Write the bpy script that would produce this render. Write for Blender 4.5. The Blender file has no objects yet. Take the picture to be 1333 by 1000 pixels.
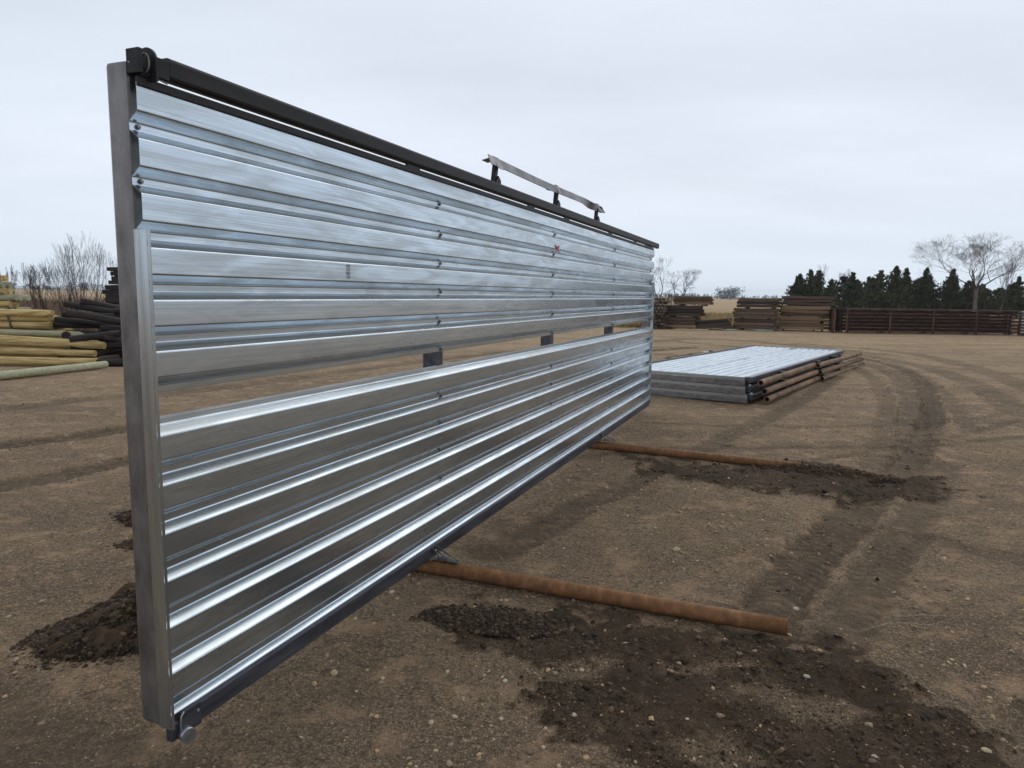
import bpy, bmesh, math, random
import numpy as np
from mathutils import Vector, Matrix, Euler
R = math.radians
scene = bpy.context.scene
C = scene.collection
random.seed(7)
rng = np.random.default_rng(7)

# ------------------------------------------------------------------ camera
EYE = Vector((0, 0, 1.68))
PITCH, ROLL = R(7.2), R(0.75)
cam = bpy.data.cameras.new('camera')
cam.sensor_width = 36.0
cam.lens = 36.0 * 925 / 1333
cam.clip_start = 0.05
cam.clip_end = 8000
camo = bpy.data.objects.new('camera', cam)
C.objects.link(camo)
fw = Vector((0, math.cos(PITCH), -math.sin(PITCH)))
up = Vector((0, math.sin(PITCH), math.cos(PITCH)))
rt = Vector((1, 0, 0))
cR = rt * math.cos(ROLL) + up * math.sin(ROLL)
cU = -rt * math.sin(ROLL) + up * math.cos(ROLL)
m3 = Matrix((cR, cU, -fw)).transposed()
camo.matrix_world = Matrix.Translation(EYE) @ m3.to_4x4()
scene.camera = camo

# ------------------------------------------------------------------ sky and sun (overcast)
SUN_EL, SUN_AZ = R(48), R(12)          # azimuth from +Y towards +X
w = bpy.data.worlds.new('World')
scene.world = w
w.use_nodes = True
nt = w.node_tree
nt.nodes.clear()


def nd(t, typ, **kw):
    n = t.nodes.new(typ)
    for k, v in kw.items():
        if k.startswith('i_'):
            key = k[2:]
            key = int(key) if key.isdigit() else key.replace('_', ' ')
            n.inputs[key].default_value = v
        else:
            setattr(n, k, v)
    return n


L = nt.links.new
out = nd(nt, 'ShaderNodeOutputWorld')
sky = nd(nt, 'ShaderNodeTexSky', sky_type='NISHITA', sun_disc=False)
sky.sun_elevation = SUN_EL
sky.sun_rotation = SUN_AZ
sky.air_density = 1.0
sky.dust_density = 3.0
bg1 = nd(nt, 'ShaderNodeBackground')
bg1.inputs[1].default_value = 0.05
L(sky.outputs[0], bg1.inputs[0])
tc = nd(nt, 'ShaderNodeTexCoord')
sep = nd(nt, 'ShaderNodeSeparateXYZ')
L(tc.outputs['Generated'], sep.inputs[0])
# cloud deck: direction projected onto a flat layer far above
mz = nd(nt, 'ShaderNodeMath', operation='ADD'); mz.inputs[1].default_value = 0.16
mab = nd(nt, 'ShaderNodeMath', operation='ABSOLUTE')
L(sep.outputs[2], mab.inputs[0]); L(mab.outputs[0], mz.inputs[0])
dv = nd(nt, 'ShaderNodeVectorMath', operation='DIVIDE')
L(tc.outputs['Generated'], dv.inputs[0])
cmb = nd(nt, 'ShaderNodeCombineXYZ')
for i in range(3):
    L(mz.outputs[0], cmb.inputs[i])
L(cmb.outputs[0], dv.inputs[1])
mp = nd(nt, 'ShaderNodeMapping'); mp.inputs['Scale'].default_value = (0.55, 1.15, 0.3)
mp.inputs['Rotation'].default_value = (0, 0, R(12))
L(dv.outputs[0], mp.inputs[0])
n1 = nd(nt, 'ShaderNodeTexNoise'); n1.inputs['Scale'].default_value = 0.9; n1.inputs['Detail'].default_value = 5; n1.inputs['Roughness'].default_value = 0.5
L(mp.outputs[0], n1.inputs['Vector'])
r1 = nd(nt, 'ShaderNodeValToRGB')
r1.color_ramp.elements[0].position = 0.34; r1.color_ramp.elements[0].color = (0.552, 0.600, 0.682, 1)
r1.color_ramp.elements[1].position = 0.68; r1.color_ramp.elements[1].color = (0.668, 0.724, 0.812, 1)
L(n1.outputs[0], r1.inputs[0])
# horizon slightly brighter and cooler
r2 = nd(nt, 'ShaderNodeMapRange'); r2.inputs[1].default_value = 0.0; r2.inputs[2].default_value = 0.14
L(sep.outputs[2], r2.inputs[0])
hz = nd(nt, 'ShaderNodeMixRGB')
hz.inputs[1].default_value = (0.618, 0.698, 0.790, 1)
L(r2.outputs[0], hz.inputs[0]); L(r1.outputs[0], hz.inputs[2])
bg2 = nd(nt, 'ShaderNodeBackground'); bg2.inputs[1].default_value = 1.09
# the thin overcast thickens overhead (its reflection is seen in the ribs)
zn = nd(nt, 'ShaderNodeMapRange'); zn.inputs[1].default_value = 0.50; zn.inputs[2].default_value = 0.98; zn.inputs[3].default_value = 1.0; zn.inputs[4].default_value = 0.48
L(sep.outputs[2], zn.inputs[0])
zm = nd(nt, 'ShaderNodeVectorMath', operation='SCALE'); L(hz.outputs[0], zm.inputs[0]); L(zn.outputs[0], zm.inputs['Scale'])
L(zm.outputs[0], bg2.inputs[0])
add = nd(nt, 'ShaderNodeAddShader')
mixs = nd(nt, 'ShaderNodeMixShader'); mixs.inputs[0].default_value = 0.93
L(bg1.outputs[0], mixs.inputs[1]); L(bg2.outputs[0], mixs.inputs[2])
L(mixs.outputs[0], out.inputs[0])

sl = bpy.data.lights.new('sun', 'SUN'); sl.energy = 0.85; sl.angle = R(55); sl.color = (1.0, 0.96, 0.9)
so = bpy.data.objects.new('sun', sl); C.objects.link(so)
sd = Vector((math.sin(SUN_AZ) * math.cos(SUN_EL), math.cos(SUN_AZ) * math.cos(SUN_EL), math.sin(SUN_EL)))
so.rotation_euler = sd.to_track_quat('Z', 'Y').to_euler()
so.location = (0, 0, 30)

scene.view_settings.view_transform = 'Standard'
scene.view_settings.look = 'None'
scene.view_settings.exposure = 0.27
scene.view_settings.gamma = 1
scene.view_settings.use_curve_mapping = False
scene.render.engine = 'CYCLES'

# ------------------------------------------------------------------ helpers


def tag(o, label=None, cat=None, group=None, kind=None):
    if label: o['label'] = label
    if cat: o['category'] = cat
    if group: o['group'] = group
    if kind: o['kind'] = kind
    return o


def empty(name, loc=(0, 0, 0), rz=0.0, label=None, cat=None, group=None):
    o = bpy.data.objects.new(name, None)
    o.empty_display_size = 0.2
    C.objects.link(o)
    o.location = loc
    o.rotation_euler = (0, 0, rz)
    return tag(o, label, cat, group)


class MB:
    def __init__(self):
        self.v = []; self.f = []; self.s = []

    def box(self, x0, x1, y0, y1, z0, z1, M=None, bev=0.0):
        bm = bmesh.new()
        bmesh.ops.create_cube(bm, size=1)
        for v in bm.verts:
            v.co = Vector(((x0 + x1) / 2 + v.co.x * (x1 - x0), (y0 + y1) / 2 + v.co.y * (y1 - y0), (z0 + z1) / 2 + v.co.z * (z1 - z0)))
        if bev > 0:
            bmesh.ops.bevel(bm, geom=bm.edges[:], offset=bev, segments=2, profile=0.5, affect='EDGES')
        self.add_bm(bm, M)
        bm.free()
        return self

    def add_bm(self, bm, M=None, smooth=False):
        b = len(self.v)
        bm.verts.ensure_lookup_table()
        for v in bm.verts:
            self.v.append((M @ v.co if M else v.co)[:])
        for f in bm.faces:
            self.f.append([b + v.index for v in f.verts]); self.s.append(smooth)

    def prism(self, pts, axis_vec, M=None):
        """closed polygon pts (Vectors) extruded by axis_vec"""
        b = len(self.v); n = len(pts); a = Vector(axis_vec)
        P = [Vector(p) for p in pts] + [Vector(p) + a for p in pts]
        for p in P: self.v.append((M @ p if M else p)[:])
        self.f.append(list(range(b + n - 1, b - 1, -1))); self.s.append(False)
        self.f.append(list(range(b + n, b + 2 * n))); self.s.append(False)
        for i in range(n):
            j = (i + 1) % n
            self.f.append([b + i, b + j, b + n + j, b + n + i]); self.s.append(False)
        return self

    def tube(self, pts, rad, seg=8, cap=True, hollow=0.0):
        pts = [Vector(p) for p in pts]
        if not hasattr(rad, '__len__'): rad = [rad] * len(pts)
        rings = []
        t0 = (pts[1] - pts[0]).normalized()
        ref = Vector((0, 0, 1)) if abs(t0.z) < 0.9 else Vector((1, 0, 0))
        u = t0.cross(ref).normalized()
        for i, p in enumerate(pts):
            if i == 0: t = t0
            elif i == len(pts) - 1: t = (pts[i] - pts[i - 1]).normalized()
            else: t = ((pts[i + 1] - pts[i]).normalized() + (pts[i] - pts[i - 1]).normalized()).normalized()
            u = (u - t * u.dot(t)).normalized()
            vv = t.cross(u)
            b = len(self.v)
            for k in range(seg):
                a = 2 * math.pi * k / seg
                self.v.append((p + (u * math.cos(a) + vv * math.sin(a)) * rad[i])[:])
            rings.append((b, u.copy(), vv.copy()))
        for i in range(len(rings) - 1):
            a, b = rings[i][0], rings[i + 1][0]
            for k in range(seg):
                j = (k + 1) % seg
                self.f.append([a + k, a + j, b + j, b + k]); self.s.append(True)
        if cap:
            for e, (idx, sgn) in enumerate(((0, -1), (len(rings) - 1, 1))):
                b, uu, vv = rings[idx]
                if hollow > 0:
                    nb = len(self.v); p = pts[idx]; q = pts[idx] + (pts[1] - pts[0] if idx == 0 else pts[-2] - pts[-1]).normalized() * rad[idx] * 4
                    ri = rad[idx] * hollow
                    for c in (p, q):
                        for k in range(seg):
                            a = 2 * math.pi * k / seg
                            self.v.append((c + (uu * math.cos(a) + vv * math.sin(a)) * ri)[:])
                    for k in range(seg):
                        j = (k + 1) % seg
                        for A, B in ((b, nb), (nb, nb + seg)):
                            q4 = [A + k, A + j, B + j, B + k]
                            self.f.append(q4 if sgn < 0 else q4[::-1]) ; self.s.append(False)
                    fc = [nb + seg + k for k in range(seg)]
                    self.f.append(fc if sgn > 0 else fc[::-1]); self.s.append(False)
                else:
                    fc = [b + k for k in range(seg)]
                    self.f.append(fc if sgn > 0 else fc[::-1]); self.s.append(False)
        return self

    def tri(self, a, b, c):
        n = len(self.v)
        self.v += [tuple(a), tuple(b), tuple(c)]; self.f.append([n, n + 1, n + 2]); self.s.append(False)

    def mesh(self, name, mat):
        me = bpy.data.meshes.new(name)
        me.from_pydata(self.v, [], self.f)
        me.polygons.foreach_set('use_smooth', self.s)
        if mat: me.materials.append(mat)
        me.update()
        return me

    def build(self, name, mat, parent=None, loc=None):
        o = bpy.data.objects.new(name, self.mesh(name, mat))
        C.objects.link(o)
        if parent: o.parent = parent
        if loc is not None: o.location = loc
        return o


def inst(me, name, parent=None, loc=(0, 0, 0), rot=(0, 0, 0), scale=None):
    o = bpy.data.objects.new(name, me); C.objects.link(o)
    if parent: o.parent = parent
    o.location = loc; o.rotation_euler = rot
    if scale: o.scale = scale
    return o


def copy_tree(o, parent=None):
    c = o.copy(); C.objects.link(c)
    if parent: c.parent = parent
    for ch in list(o.children): copy_tree(ch, c)
    return c


def hash2(ix, iy, seed):
    h = (ix.astype(np.int64) * 374761393 + iy.astype(np.int64) * 668265263 + seed * 1442695041) & 0x7fffffff
    h = ((h ^ (h >> 13)) * 1274126177) & 0x7fffffff
    h = (h ^ (h >> 16)) & 0xffff
    return h / 65535.0


def vnoise(x, y, seed=0):
    ix = np.floor(x); iy = np.floor(y); fx = x - ix; fy = y - iy
    fx = fx * fx * (3 - 2 * fx); fy = fy * fy * (3 - 2 * fy)
    a = hash2(ix, iy, seed); b = hash2(ix + 1, iy, seed); c = hash2(ix, iy + 1, seed); d = hash2(ix + 1, iy + 1, seed)
    return (a + (b - a) * fx) * (1 - fy) + (c + (d - c) * fx) * fy


def fbm(x, y, seed=0, oct=4):
    s = 0; a = 0.5; t = 0
    for i in range(oct):
        s = s + a * vnoise(x * 2 ** i + 17.3 * i, y * 2 ** i - 9.1 * i, seed + i); t += a; a *= 0.5
    return s / t


def sstep(a, b, x):
    t = np.clip((x - a) / (b - a), 0, 1); return t * t * (3 - 2 * t)


# ------------------------------------------------------------------ materials
def mat(name):
    m = bpy.data.materials.new(name); m.use_nodes = True
    t = m.node_tree; p = t.nodes['Principled BSDF']
    return m, t, p


def noise_col(name, c0, c1, scale=(1, 1, 1), ns=5, detail=5, rough=0.8, metal=0.0, lo=0.35, hi=0.65, bump=0.2, bdist=0.005, c2=None, spec=0.3, rrange=None, randobj=0.0):
    m, t, p = mat(name); k = t.links.new
    co = nd(t, 'ShaderNodeTexCoord'); mp_ = nd(t, 'ShaderNodeMapping'); mp_.inputs['Scale'].default_value = scale
    oi = nd(t, 'ShaderNodeObjectInfo')
    k(co.outputs['Object'], mp_.inputs[0])
    off = nd(t, 'ShaderNodeVectorMath', operation='SCALE'); off.inputs[0].default_value = (37.0, 11.0, 23.0)
    k(oi.outputs['Random'], off.inputs['Scale']); k(off.outputs[0], mp_.inputs['Location'])
    n = nd(t, 'ShaderNodeTexNoise'); n.inputs['Scale'].default_value = ns; n.inputs['Detail'].default_value = detail; n.inputs['Roughness'].default_value = 0.6
    k(mp_.outputs[0], n.inputs['Vector'])
    r = nd(t, 'ShaderNodeValToRGB'); e = r.color_ramp.elements
    e[0].position = lo; e[0].color = (*c0, 1); e[1].position = hi; e[1].color = (*c1, 1)
    if c2:
        x = e.new((lo + hi) / 2); x.color = (*c2, 1)
    k(n.outputs[0], r.inputs[0])
    last = r.outputs[0]
    if randobj:
        hv = nd(t, 'ShaderNodeHueSaturation')
        mr = nd(t, 'ShaderNodeMapRange'); mr.inputs[3].default_value = 1 - randobj; mr.inputs[4].default_value = 1 + randobj
        k(oi.outputs['Random'], mr.inputs[0]); k(mr.outputs[0], hv.inputs['Value']); k(last, hv.inputs['Color']); last = hv.outputs[0]
    k(last, p.inputs['Base Color'])
    p.inputs['Roughness'].default_value = rough; p.inputs['Metallic'].default_value = metal
    p.inputs['Specular IOR Level'].default_value = spec
    if rrange:
        mr = nd(t, 'ShaderNodeMapRange'); mr.inputs[3].default_value = rrange[0]; mr.inputs[4].default_value = rrange[1]
        k(n.outputs[0], mr.inputs[0]); k(mr.outputs[0], p.inputs['Roughness'])
    if bump:
        b = nd(t, 'ShaderNodeBump'); b.inputs['Strength'].default_value = bump; b.inputs['Distance'].default_value = bdist
        k(n.outputs[0], b.inputs['Height']); k(b.outputs[0], p.inputs['Normal'])
    return m


def galvanized(name, base=(0.60, 0.64, 0.68), rough=(0.22, 0.36), streak=1.0, sc1=(0.7, 8, 150), sc2=(1.3, 3, 9)):
    m, t, p = mat(name); k = t.links.new
    co = nd(t, 'ShaderNodeTexCoord')
    # long mill streaks along the sheet (local x)
    m1 = nd(t, 'ShaderNodeMapping'); m1.inputs['Scale'].default_value = sc1
    k(co.outputs['Object'], m1.inputs[0])
    n1_ = nd(t, 'ShaderNodeTexNoise'); n1_.inputs['Scale'].default_value = 1.0; n1_.inputs['Detail'].default_value = 4; n1_.inputs['Roughness'].default_value = 0.65
    k(m1.outputs[0], n1_.inputs['Vector'])
    # broad oxide clouds, wavy
    m2 = nd(t, 'ShaderNodeMapping'); m2.inputs['Scale'].default_value = sc2
    k(co.outputs['Object'], m2.inputs[0])
    n2_ = nd(t, 'ShaderNodeTexNoise'); n2_.inputs['Scale'].default_value = 1.6; n2_.inputs['Detail'].default_value = 6; n2_.inputs['Distortion'].default_value = 1.2
    k(m2.outputs[0], n2_.inputs['Vector'])
    # fine spangle
    vo = nd(t, 'ShaderNodeTexVoronoi'); vo.inputs['Scale'].default_value = 260
    k(co.outputs['Object'], vo.inputs['Vector'])
    r = nd(t, 'ShaderNodeValToRGB'); e = r.color_ramp.elements
    e[0].position = 0.3; e[0].color = (base[0] * 0.74, base[1] * 0.75, base[2] * 0.76, 1)
    e[1].position = 0.7; e[1].color = (*[min(1, c * 1.08) for c in base], 1)
    k(n1_.outputs[0], r.inputs[0])
    r2_ = nd(t, 'ShaderNodeValToRGB'); e = r2_.color_ramp.elements
    e[0].position = 0.40; e[0].color = (0.80, 0.78, 0.75, 1); e[1].position = 0.62; e[1].color = (1, 1, 1, 1)
    k(n2_.outputs[0], r2_.inputs[0])
    mu = nd(t, 'ShaderNodeMixRGB', blend_type='MULTIPLY'); mu.inputs[0].default_value = 1.0
    k(r.outputs[0], mu.inputs[1]); k(r2_.outputs[0], mu.inputs[2])
    mu2 = nd(t, 'ShaderNodeMixRGB', blend_type='OVERLAY'); mu2.inputs[0].default_value = 0.05
    k(mu.outputs[0], mu2.inputs[1]); k(vo.outputs['Color'], mu2.inputs[2])
    # small scuffs and smudges with a shape of their own
    m3_ = nd(t, 'ShaderNodeMapping'); m3_.inputs['Scale'].default_value = (5, 5, 9); k(co.outputs['Object'], m3_.inputs[0])
    n3_ = nd(t, 'ShaderNodeTexNoise'); n3_.inputs['Scale'].default_value = 1.0; n3_.inputs['Detail'].default_value = 8; n3_.inputs['Roughness'].default_value = 0.7
    k(m3_.outputs[0], n3_.inputs['Vector'])
    rs = nd(t, 'ShaderNodeMapRange'); rs.inputs[1].default_value = 0.68; rs.inputs[2].default_value = 0.80; rs.inputs[4].default_value = 0.4
    k(n3_.outputs[0], rs.inputs[0])
    sm = nd(t, 'ShaderNodeMixRGB'); sm.inputs[2].default_value = (0.26, 0.25, 0.25, 1)
    k(rs.outputs[0], sm.inputs[0]); k(mu2.outputs[0], sm.inputs[1])
    k(sm.outputs[0], p.inputs['Base Color'])
    p.inputs['Metallic'].default_value = 0.93
    rr = nd(t, 'ShaderNodeMapRange'); rr.inputs[1].default_value = 0.3; rr.inputs[2].default_value = 0.7
    rr.inputs[3].default_value = rough[1]; rr.inputs[4].default_value = rough[0]
    k(n2_.outputs[0], rr.inputs[0])
    k(rr.outputs[0], p.inputs['Roughness'])
    b = nd(t, 'ShaderNodeBump'); b.inputs['Strength'].default_value = 0.10 * streak; b.inputs['Distance'].default_value = 0.0008
    k(n1_.outputs[0], b.inputs['Height'])
    k(b.outputs[0], p.inputs['Normal'])
    return m


M_galv = galvanized('galvanized_sheet', (0.70, 0.785, 0.85), (0.19, 0.29))
M_galv_low = M_galv
M_trim = galvanized('galvanized_trim', (0.60, 0.65, 0.68), (0.22, 0.30), 0.4, (60, 60, 0.7), (9, 9, 1.3))
M_post = noise_col('mill_scale_steel', (0.15, 0.14, 0.14), (0.28, 0.265, 0.26), (8, 8, 4.0), 2.4, 9, 0.45, 0.75, 0.32, 0.68, 0.06, 0.002, rrange=(0.3, 0.5))
M_black = noise_col('black_pipe_steel', (0.012, 0.012, 0.012), (0.040, 0.037, 0.037), (1.2, 8, 8), 3, 5, 0.5, 0.4, 0.3, 0.7, 0.1, 0.002, rrange=(0.42, 0.62))
M_rail = noise_col('dark_base_steel', (0.05, 0.052, 0.062), (0.13, 0.13, 0.15), (1.0, 8, 8), 3, 5, 0.45, 0.6, 0.3, 0.7, 0.08, 0.002, rrange=(0.38, 0.55))
M_bracket = noise_col('worn_steel', (0.10, 0.10, 0.10), (0.30, 0.29, 0.28), (1, 1, 1), 6, 3, 0.45, 0.8, 0.3, 0.7, 0.0, 0.002)
M_disc = noise_col('cut_steel', (0.26, 0.27, 0.29), (0.42, 0.43, 0.45), (1, 1, 1), 30, 3, 0.4, 0.85, 0.3, 0.7, 0.05, 0.001)
M_rust = noise_col('rusty_pipe_steel', (0.14, 0.072, 0.036), (0.33, 0.175, 0.080), (0.5, 1.2, 1.2), 16, 12, 0.68, 0.15, 0.30, 0.74, 0.35, 0.001, c2=(0.225, 0.104, 0.042))
M_rust2 = noise_col('weathered_pipe_steel', (0.10, 0.078, 0.06), (0.34, 0.235, 0.145), (0.5, 0.5, 0.5), 4, 8, 0.8, 0.1, 0.35, 0.7, 0.3, 0.002, c2=(0.24, 0.145, 0.085), randobj=0.25)
M_rrail = noise_col('brown_rusted_rail', (0.050, 0.027, 0.018), (0.140, 0.070, 0.044), (1, 1, 1), 3, 5, 0.8, 0.1, 0.35, 0.65, 0.2, 0.003, randobj=0.25)
M_screw = noise_col('screw_zinc', (0.14, 0.15, 0.16), (0.3, 0.31, 0.33), (1, 1, 1), 60, 2, 0.4, 0.8, bump=0)
M_paint = noise_col('red_marker_paint', (0.42, 0.05, 0.05), (0.55, 0.09, 0.08), (1, 1, 1), 40, 3, 0.6, 0.0, bump=0)
M_ink = noise_col('black_stamp_ink', (0.06, 0.06, 0.065), (0.13, 0.13, 0.14), (1, 1, 1), 90, 3, 0.6, 0.2, bump=0)
M_yel = noise_col('treated_pine_pole', (0.22, 0.145, 0.055), (0.64, 0.475, 0.215), (0.35, 4, 4), 5, 6, 0.75, 0, 0.3, 0.7, 0.2, 0.004, c2=(0.50, 0.36, 0.145), randobj=0.18)
M_grn = noise_col('greenish_treated_pole', (0.27, 0.26, 0.155), (0.46, 0.45, 0.31), (0.35, 4, 4), 5, 6, 0.75, 0, 0.3, 0.7, 0.2, 0.004, randobj=0.15)
M_creo = noise_col('creosoted_pole', (0.010, 0.008, 0.008), (0.040, 0.030, 0.027), (0.5, 4, 4), 5, 6, 0.7, 0, 0.3, 0.75, 0.3, 0.005, randobj=0.4)
M_end = noise_col('cut_wood_end', (0.05, 0.035, 0.025), (0.12, 0.08, 0.05), (1, 1, 1), 12, 5, 0.85, 0, bump=0.2)
M_tie = noise_col('weathered_railway_tie', (0.026, 0.017, 0.013), (0.18, 0.125, 0.09), (1.2, 9, 9), 3, 7, 0.9, 0, 0.3, 0.72, 0.5, 0.012, c2=(0.085, 0.060, 0.044), randobj=0.55)
M_tie_t = noise_col('tan_railway_tie', (0.12, 0.075, 0.045), (0.32, 0.215, 0.125), (1.2, 9, 9), 3, 7, 0.9, 0, 0.3, 0.72, 0.5, 0.012, randobj=0.3)
M_bark = noise_col('grey_bark', (0.075, 0.062, 0.052), (0.19, 0.165, 0.145), (1, 1, 0.3), 6, 5, 0.9, 0, bump=0.4, bdist=0.02)
M_twig = noise_col('dark_twig_bark', (0.045, 0.034, 0.030), (0.10, 0.078, 0.068), (1, 1, 1), 6, 3, 0.9, 0, bump=0)
M_cedar = noise_col('cedar_foliage', (0.028, 0.033, 0.018), (0.105, 0.105, 0.055), (1, 1, 1), 2.2, 5, 0.85, 0, 0.3, 0.7, 0, randobj=0.3, spec=0.1)
M_grass = noise_col('dry_grass', (0.22, 0.15, 0.07), (0.46, 0.34, 0.17), (1, 1, 1), 0.6, 4, 0.9, 0, bump=0, spec=0.1)
M_brush = noise_col('dry_brush', (0.15, 0.10, 0.07), (0.30, 0.21, 0.14), (1, 1, 1), 0.5, 4, 0.9, 0, bump=0, spec=0.1)
M_fwood = noise_col('distant_bare_wood', (0.040, 0.040, 0.045), (0.085, 0.08, 0.08), (1, 1, 1), 0.03, 4, 0.95, 0, bump=0, spec=0.0)
M_twine = noise_col('steel_strap', (0.05, 0.045, 0.04), (0.12, 0.10, 0.08), (1, 1, 1), 20, 3, 0.6, 0.4, bump=0)
M_lumber = noise_col('pale_lumber', (0.45, 0.36, 0.22), (0.62, 0.52, 0.36), (1, 1, 1), 5, 4, 0.8, 0, bump=0)
M_teal = noise_col('teal_plastic', (0.16, 0.36, 0.31), (0.26, 0.48, 0.42), (1, 1, 1), 5, 3, 0.6, 0, bump=0)


def attr_random_mat(name, cols, rough=0.85, bump=0.3):
    m, t, p = mat(name); k = t.links.new
    a = nd(t, 'ShaderNodeAttribute', attribute_name='rnd')
    r = nd(t, 'ShaderNodeValToRGB'); r.color_ramp.interpolation = 'LINEAR'
    e = r.color_ramp.elements
    while len(e) < len(cols): e.new(0.5)
    for i, c in enumerate(cols):
        e[i].position = i / (len(cols) - 1); e[i].color = (*c, 1)
    k(a.outputs['Fac'], r.inputs[0])
    co = nd(t, 'ShaderNodeTexCoord'); n = nd(t, 'ShaderNodeTexNoise'); n.inputs['Scale'].default_value = 90; n.inputs['Detail'].default_value = 3
    k(co.outputs['Object'], n.inputs['Vector'])
    mr = nd(t, 'ShaderNodeMapRange'); mr.inputs[3].default_value = 0.75; mr.inputs[4].default_value = 1.2; k(n.outputs[0], mr.inputs[0])
    mu = nd(t, 'ShaderNodeVectorMath', operation='SCALE'); k(r.outputs[0], mu.inputs[0]); k(mr.outputs[0], mu.inputs['Scale'])
    k(mu.outputs[0], p.inputs['Base Color']); p.inputs['Roughness'].default_value = rough; p.inputs['Specular IOR Level'].default_value = 0.25
    return m


M_gravel = attr_random_mat('gravel_stones', [(0.09, 0.064, 0.045), (0.24, 0.17, 0.115), (0.20, 0.15, 0.105), (0.38, 0.27, 0.175), (0.16, 0.115, 0.08), (0.42, 0.32, 0.21), (0.50, 0.33, 0.155), (0.52, 0.43, 0.32)])
M_clod = attr_random_mat('dark_soil_clods', [(0.034, 0.022, 0.014), (0.060, 0.040, 0.025), (0.088, 0.060, 0.038), (0.16, 0.108, 0.066)])
M_stone = noise_col('yellow_stone', (0.36, 0.27, 0.15), (0.55, 0.44, 0.28), (1, 1, 1), 30, 4, 0.8, 0, bump=0.2, bdist=0.002)

# ------------------------------------------------------------------ ground
POLY = {
 'soil1': [(-0.42, 3.61), (-0.27, 3.78), (0.15, 3.58), (0.54, 3.46), (1.36, 3.32), (1.53, 3.21), (1.72, 3.07), (1.82, 2.89), (1.82, 2.61), (1.75, 2.38), (1.62, 2.15), (1.3, 1.7), (0.45, 1.7), (0.43, 2.13), (0.35, 2.53), (0.13, 2.82), (-0.04, 3.1), (-0.07, 3.32), (-0.36, 3.43)],
 'soil2': [(1.30, 7.40), (1.75, 7.10), (2.3, 6.98), (2.85, 7.22), (3.4, 7.10), (4.1, 6.55), (4.0, 6.1), (3.52, 5.80), (2.82, 5.78), (2.45, 6.0), (1.85, 6.15), (1.35, 6.6)],
 'soil3': [(3.87, 6.12), (4.12, 6.13), (4.01, 5.96), (3.82, 5.97)],
}
LIGHT = [(0.25, 3.07, 0.26, 0.12), (1.14, 2.7, 0.26, 0.12), (0.75, 2.45, 0.2, 0.1), (0.9, 3.02, 0.3, 0.05)]
# (points, half width, strength of the damp dark tread, depth of rut)
TR = [
 ([(1.23, 3.35), (1.5, 3.81), (1.91, 4.41), (2.53, 5.21), (3.35, 6.22), (4.19, 7.3), (5.43, 9.09), (6.9, 11.51), (8.61, 14.84), (9.89, 18.29), (10.02, 21.36)], 0.19, 0.85, 0.025),
 ([(1.6, 3.30), (2.05, 3.90), (2.6, 4.62), (3.5, 5.80), (4.44, 7.12)], 0.16, 0.6, 0.015),
 ([(2.89, 5.84), (3.82, 7.28), (4.86, 9.05), (6.6, 12.37), (8.19, 16.27), (8.8, 19.66)], 0.16, 0.5, 0.02),
 ([(4.15, 7.3), (5.38, 9.36), (7.31, 12.94), (9.24, 17.25), (9.64, 21.03)], 0.20, 0.6, 0.02),
 ([(8.74, 24.27), (10.6, 22.61), (10.64, 18.39), (9.38, 14.28), (7.62, 10.45)], 0.3, 0.5, 0.015),
 ([(10.53, 26.11), (12.75, 22.96), (11.69, 17.56), (9.05, 11.29)], 0.35, 0.5, 0.015),
 ([(-0.12, 4.47), (0.2, 4.94), (0.6, 5.62), (1.17, 6.37), (1.95, 7.53), (2.85, 8.81), (3.82, 10.15), (5.48, 12.76), (7.08, 15.37)], 0.16, 0.6, 0.012),
 ([(0.27, 7.08), (1.11, 7.49), (2.05, 7.93), (3.36, 7.93), (4.72, 8.02), (6.42, 8.75)], 0.09, 0.55, 0.01),
 ([(-5.68, 7.08), (-5.48, 7.47), (-5.01, 7.91), (-4.65, 8.54), (-4.11, 9.23), (0.65, 18.06), (5.99, 23.78)], 0.24, 0.85, 0.03),
 ([(-4.44, 5.5), (-4.37, 5.92), (-4.05, 6.24), (-3.81, 6.95), (-2.49, 8.54), (2.37, 16.39)], 0.2, 0.75, 0.02),
 ([(3.08, 7.24), (4.77, 8.1), (7.38, 10.1)], 0.08, 0.5, 0.01),
 ([(-7.39, 9.28), (-6.65, 10.73), (-4.9, 12.25), (-1.42, 19.59), (4.91, 26.28)], 0.3, 0.5, 0.02),
 ([(-1.29, 17.78), (3.08, 21.38), (4.51, 20.51), (6.84, 18.93)], 0.3, 0.6, 0.02),
 ([(5.06, 26.31), (7.32, 29.13), (9.63, 26.78), (11.28, 21.56)], 0.4, 0.5, 0.02),
 ([(-5.2, 3.0), (-3.6, 3.4), (-2.2, 2.6), (-1.0, 2.0)], 0.3, 0.5, 0.01),
 ([(13.5, 15), (11.2, 16.5), (9.9, 20), (6.0, 27)], 0.25, 0.5, 0.01),
 ([(4.9, 8.3), (6.2, 10.6), (8.0, 14.5), (9.2, 18.2), (9.3, 21.5)], 0.10, 0.5, 0.015),
 ([(5.9, 9.0), (7.5, 12.0), (9.0, 15.5), (10.4, 19.5), (10.6, 22.5)], 0.12, 0.45, 0.015),
 ([(1.8, 9.4), (3.6, 9.1), (6.0, 9.6), (8.5, 11.3)], 0.09, 0.4, 0.01),
 ([(2.6, 5.0), (3.6, 4.3), (4.8, 4.0)], 0.15, 0.35, 0.01),
 ([(1.2, 1.9), (2.3, 2.7), (4.2, 3.3)], 0.22, 0.4, 0.01),
]


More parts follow.
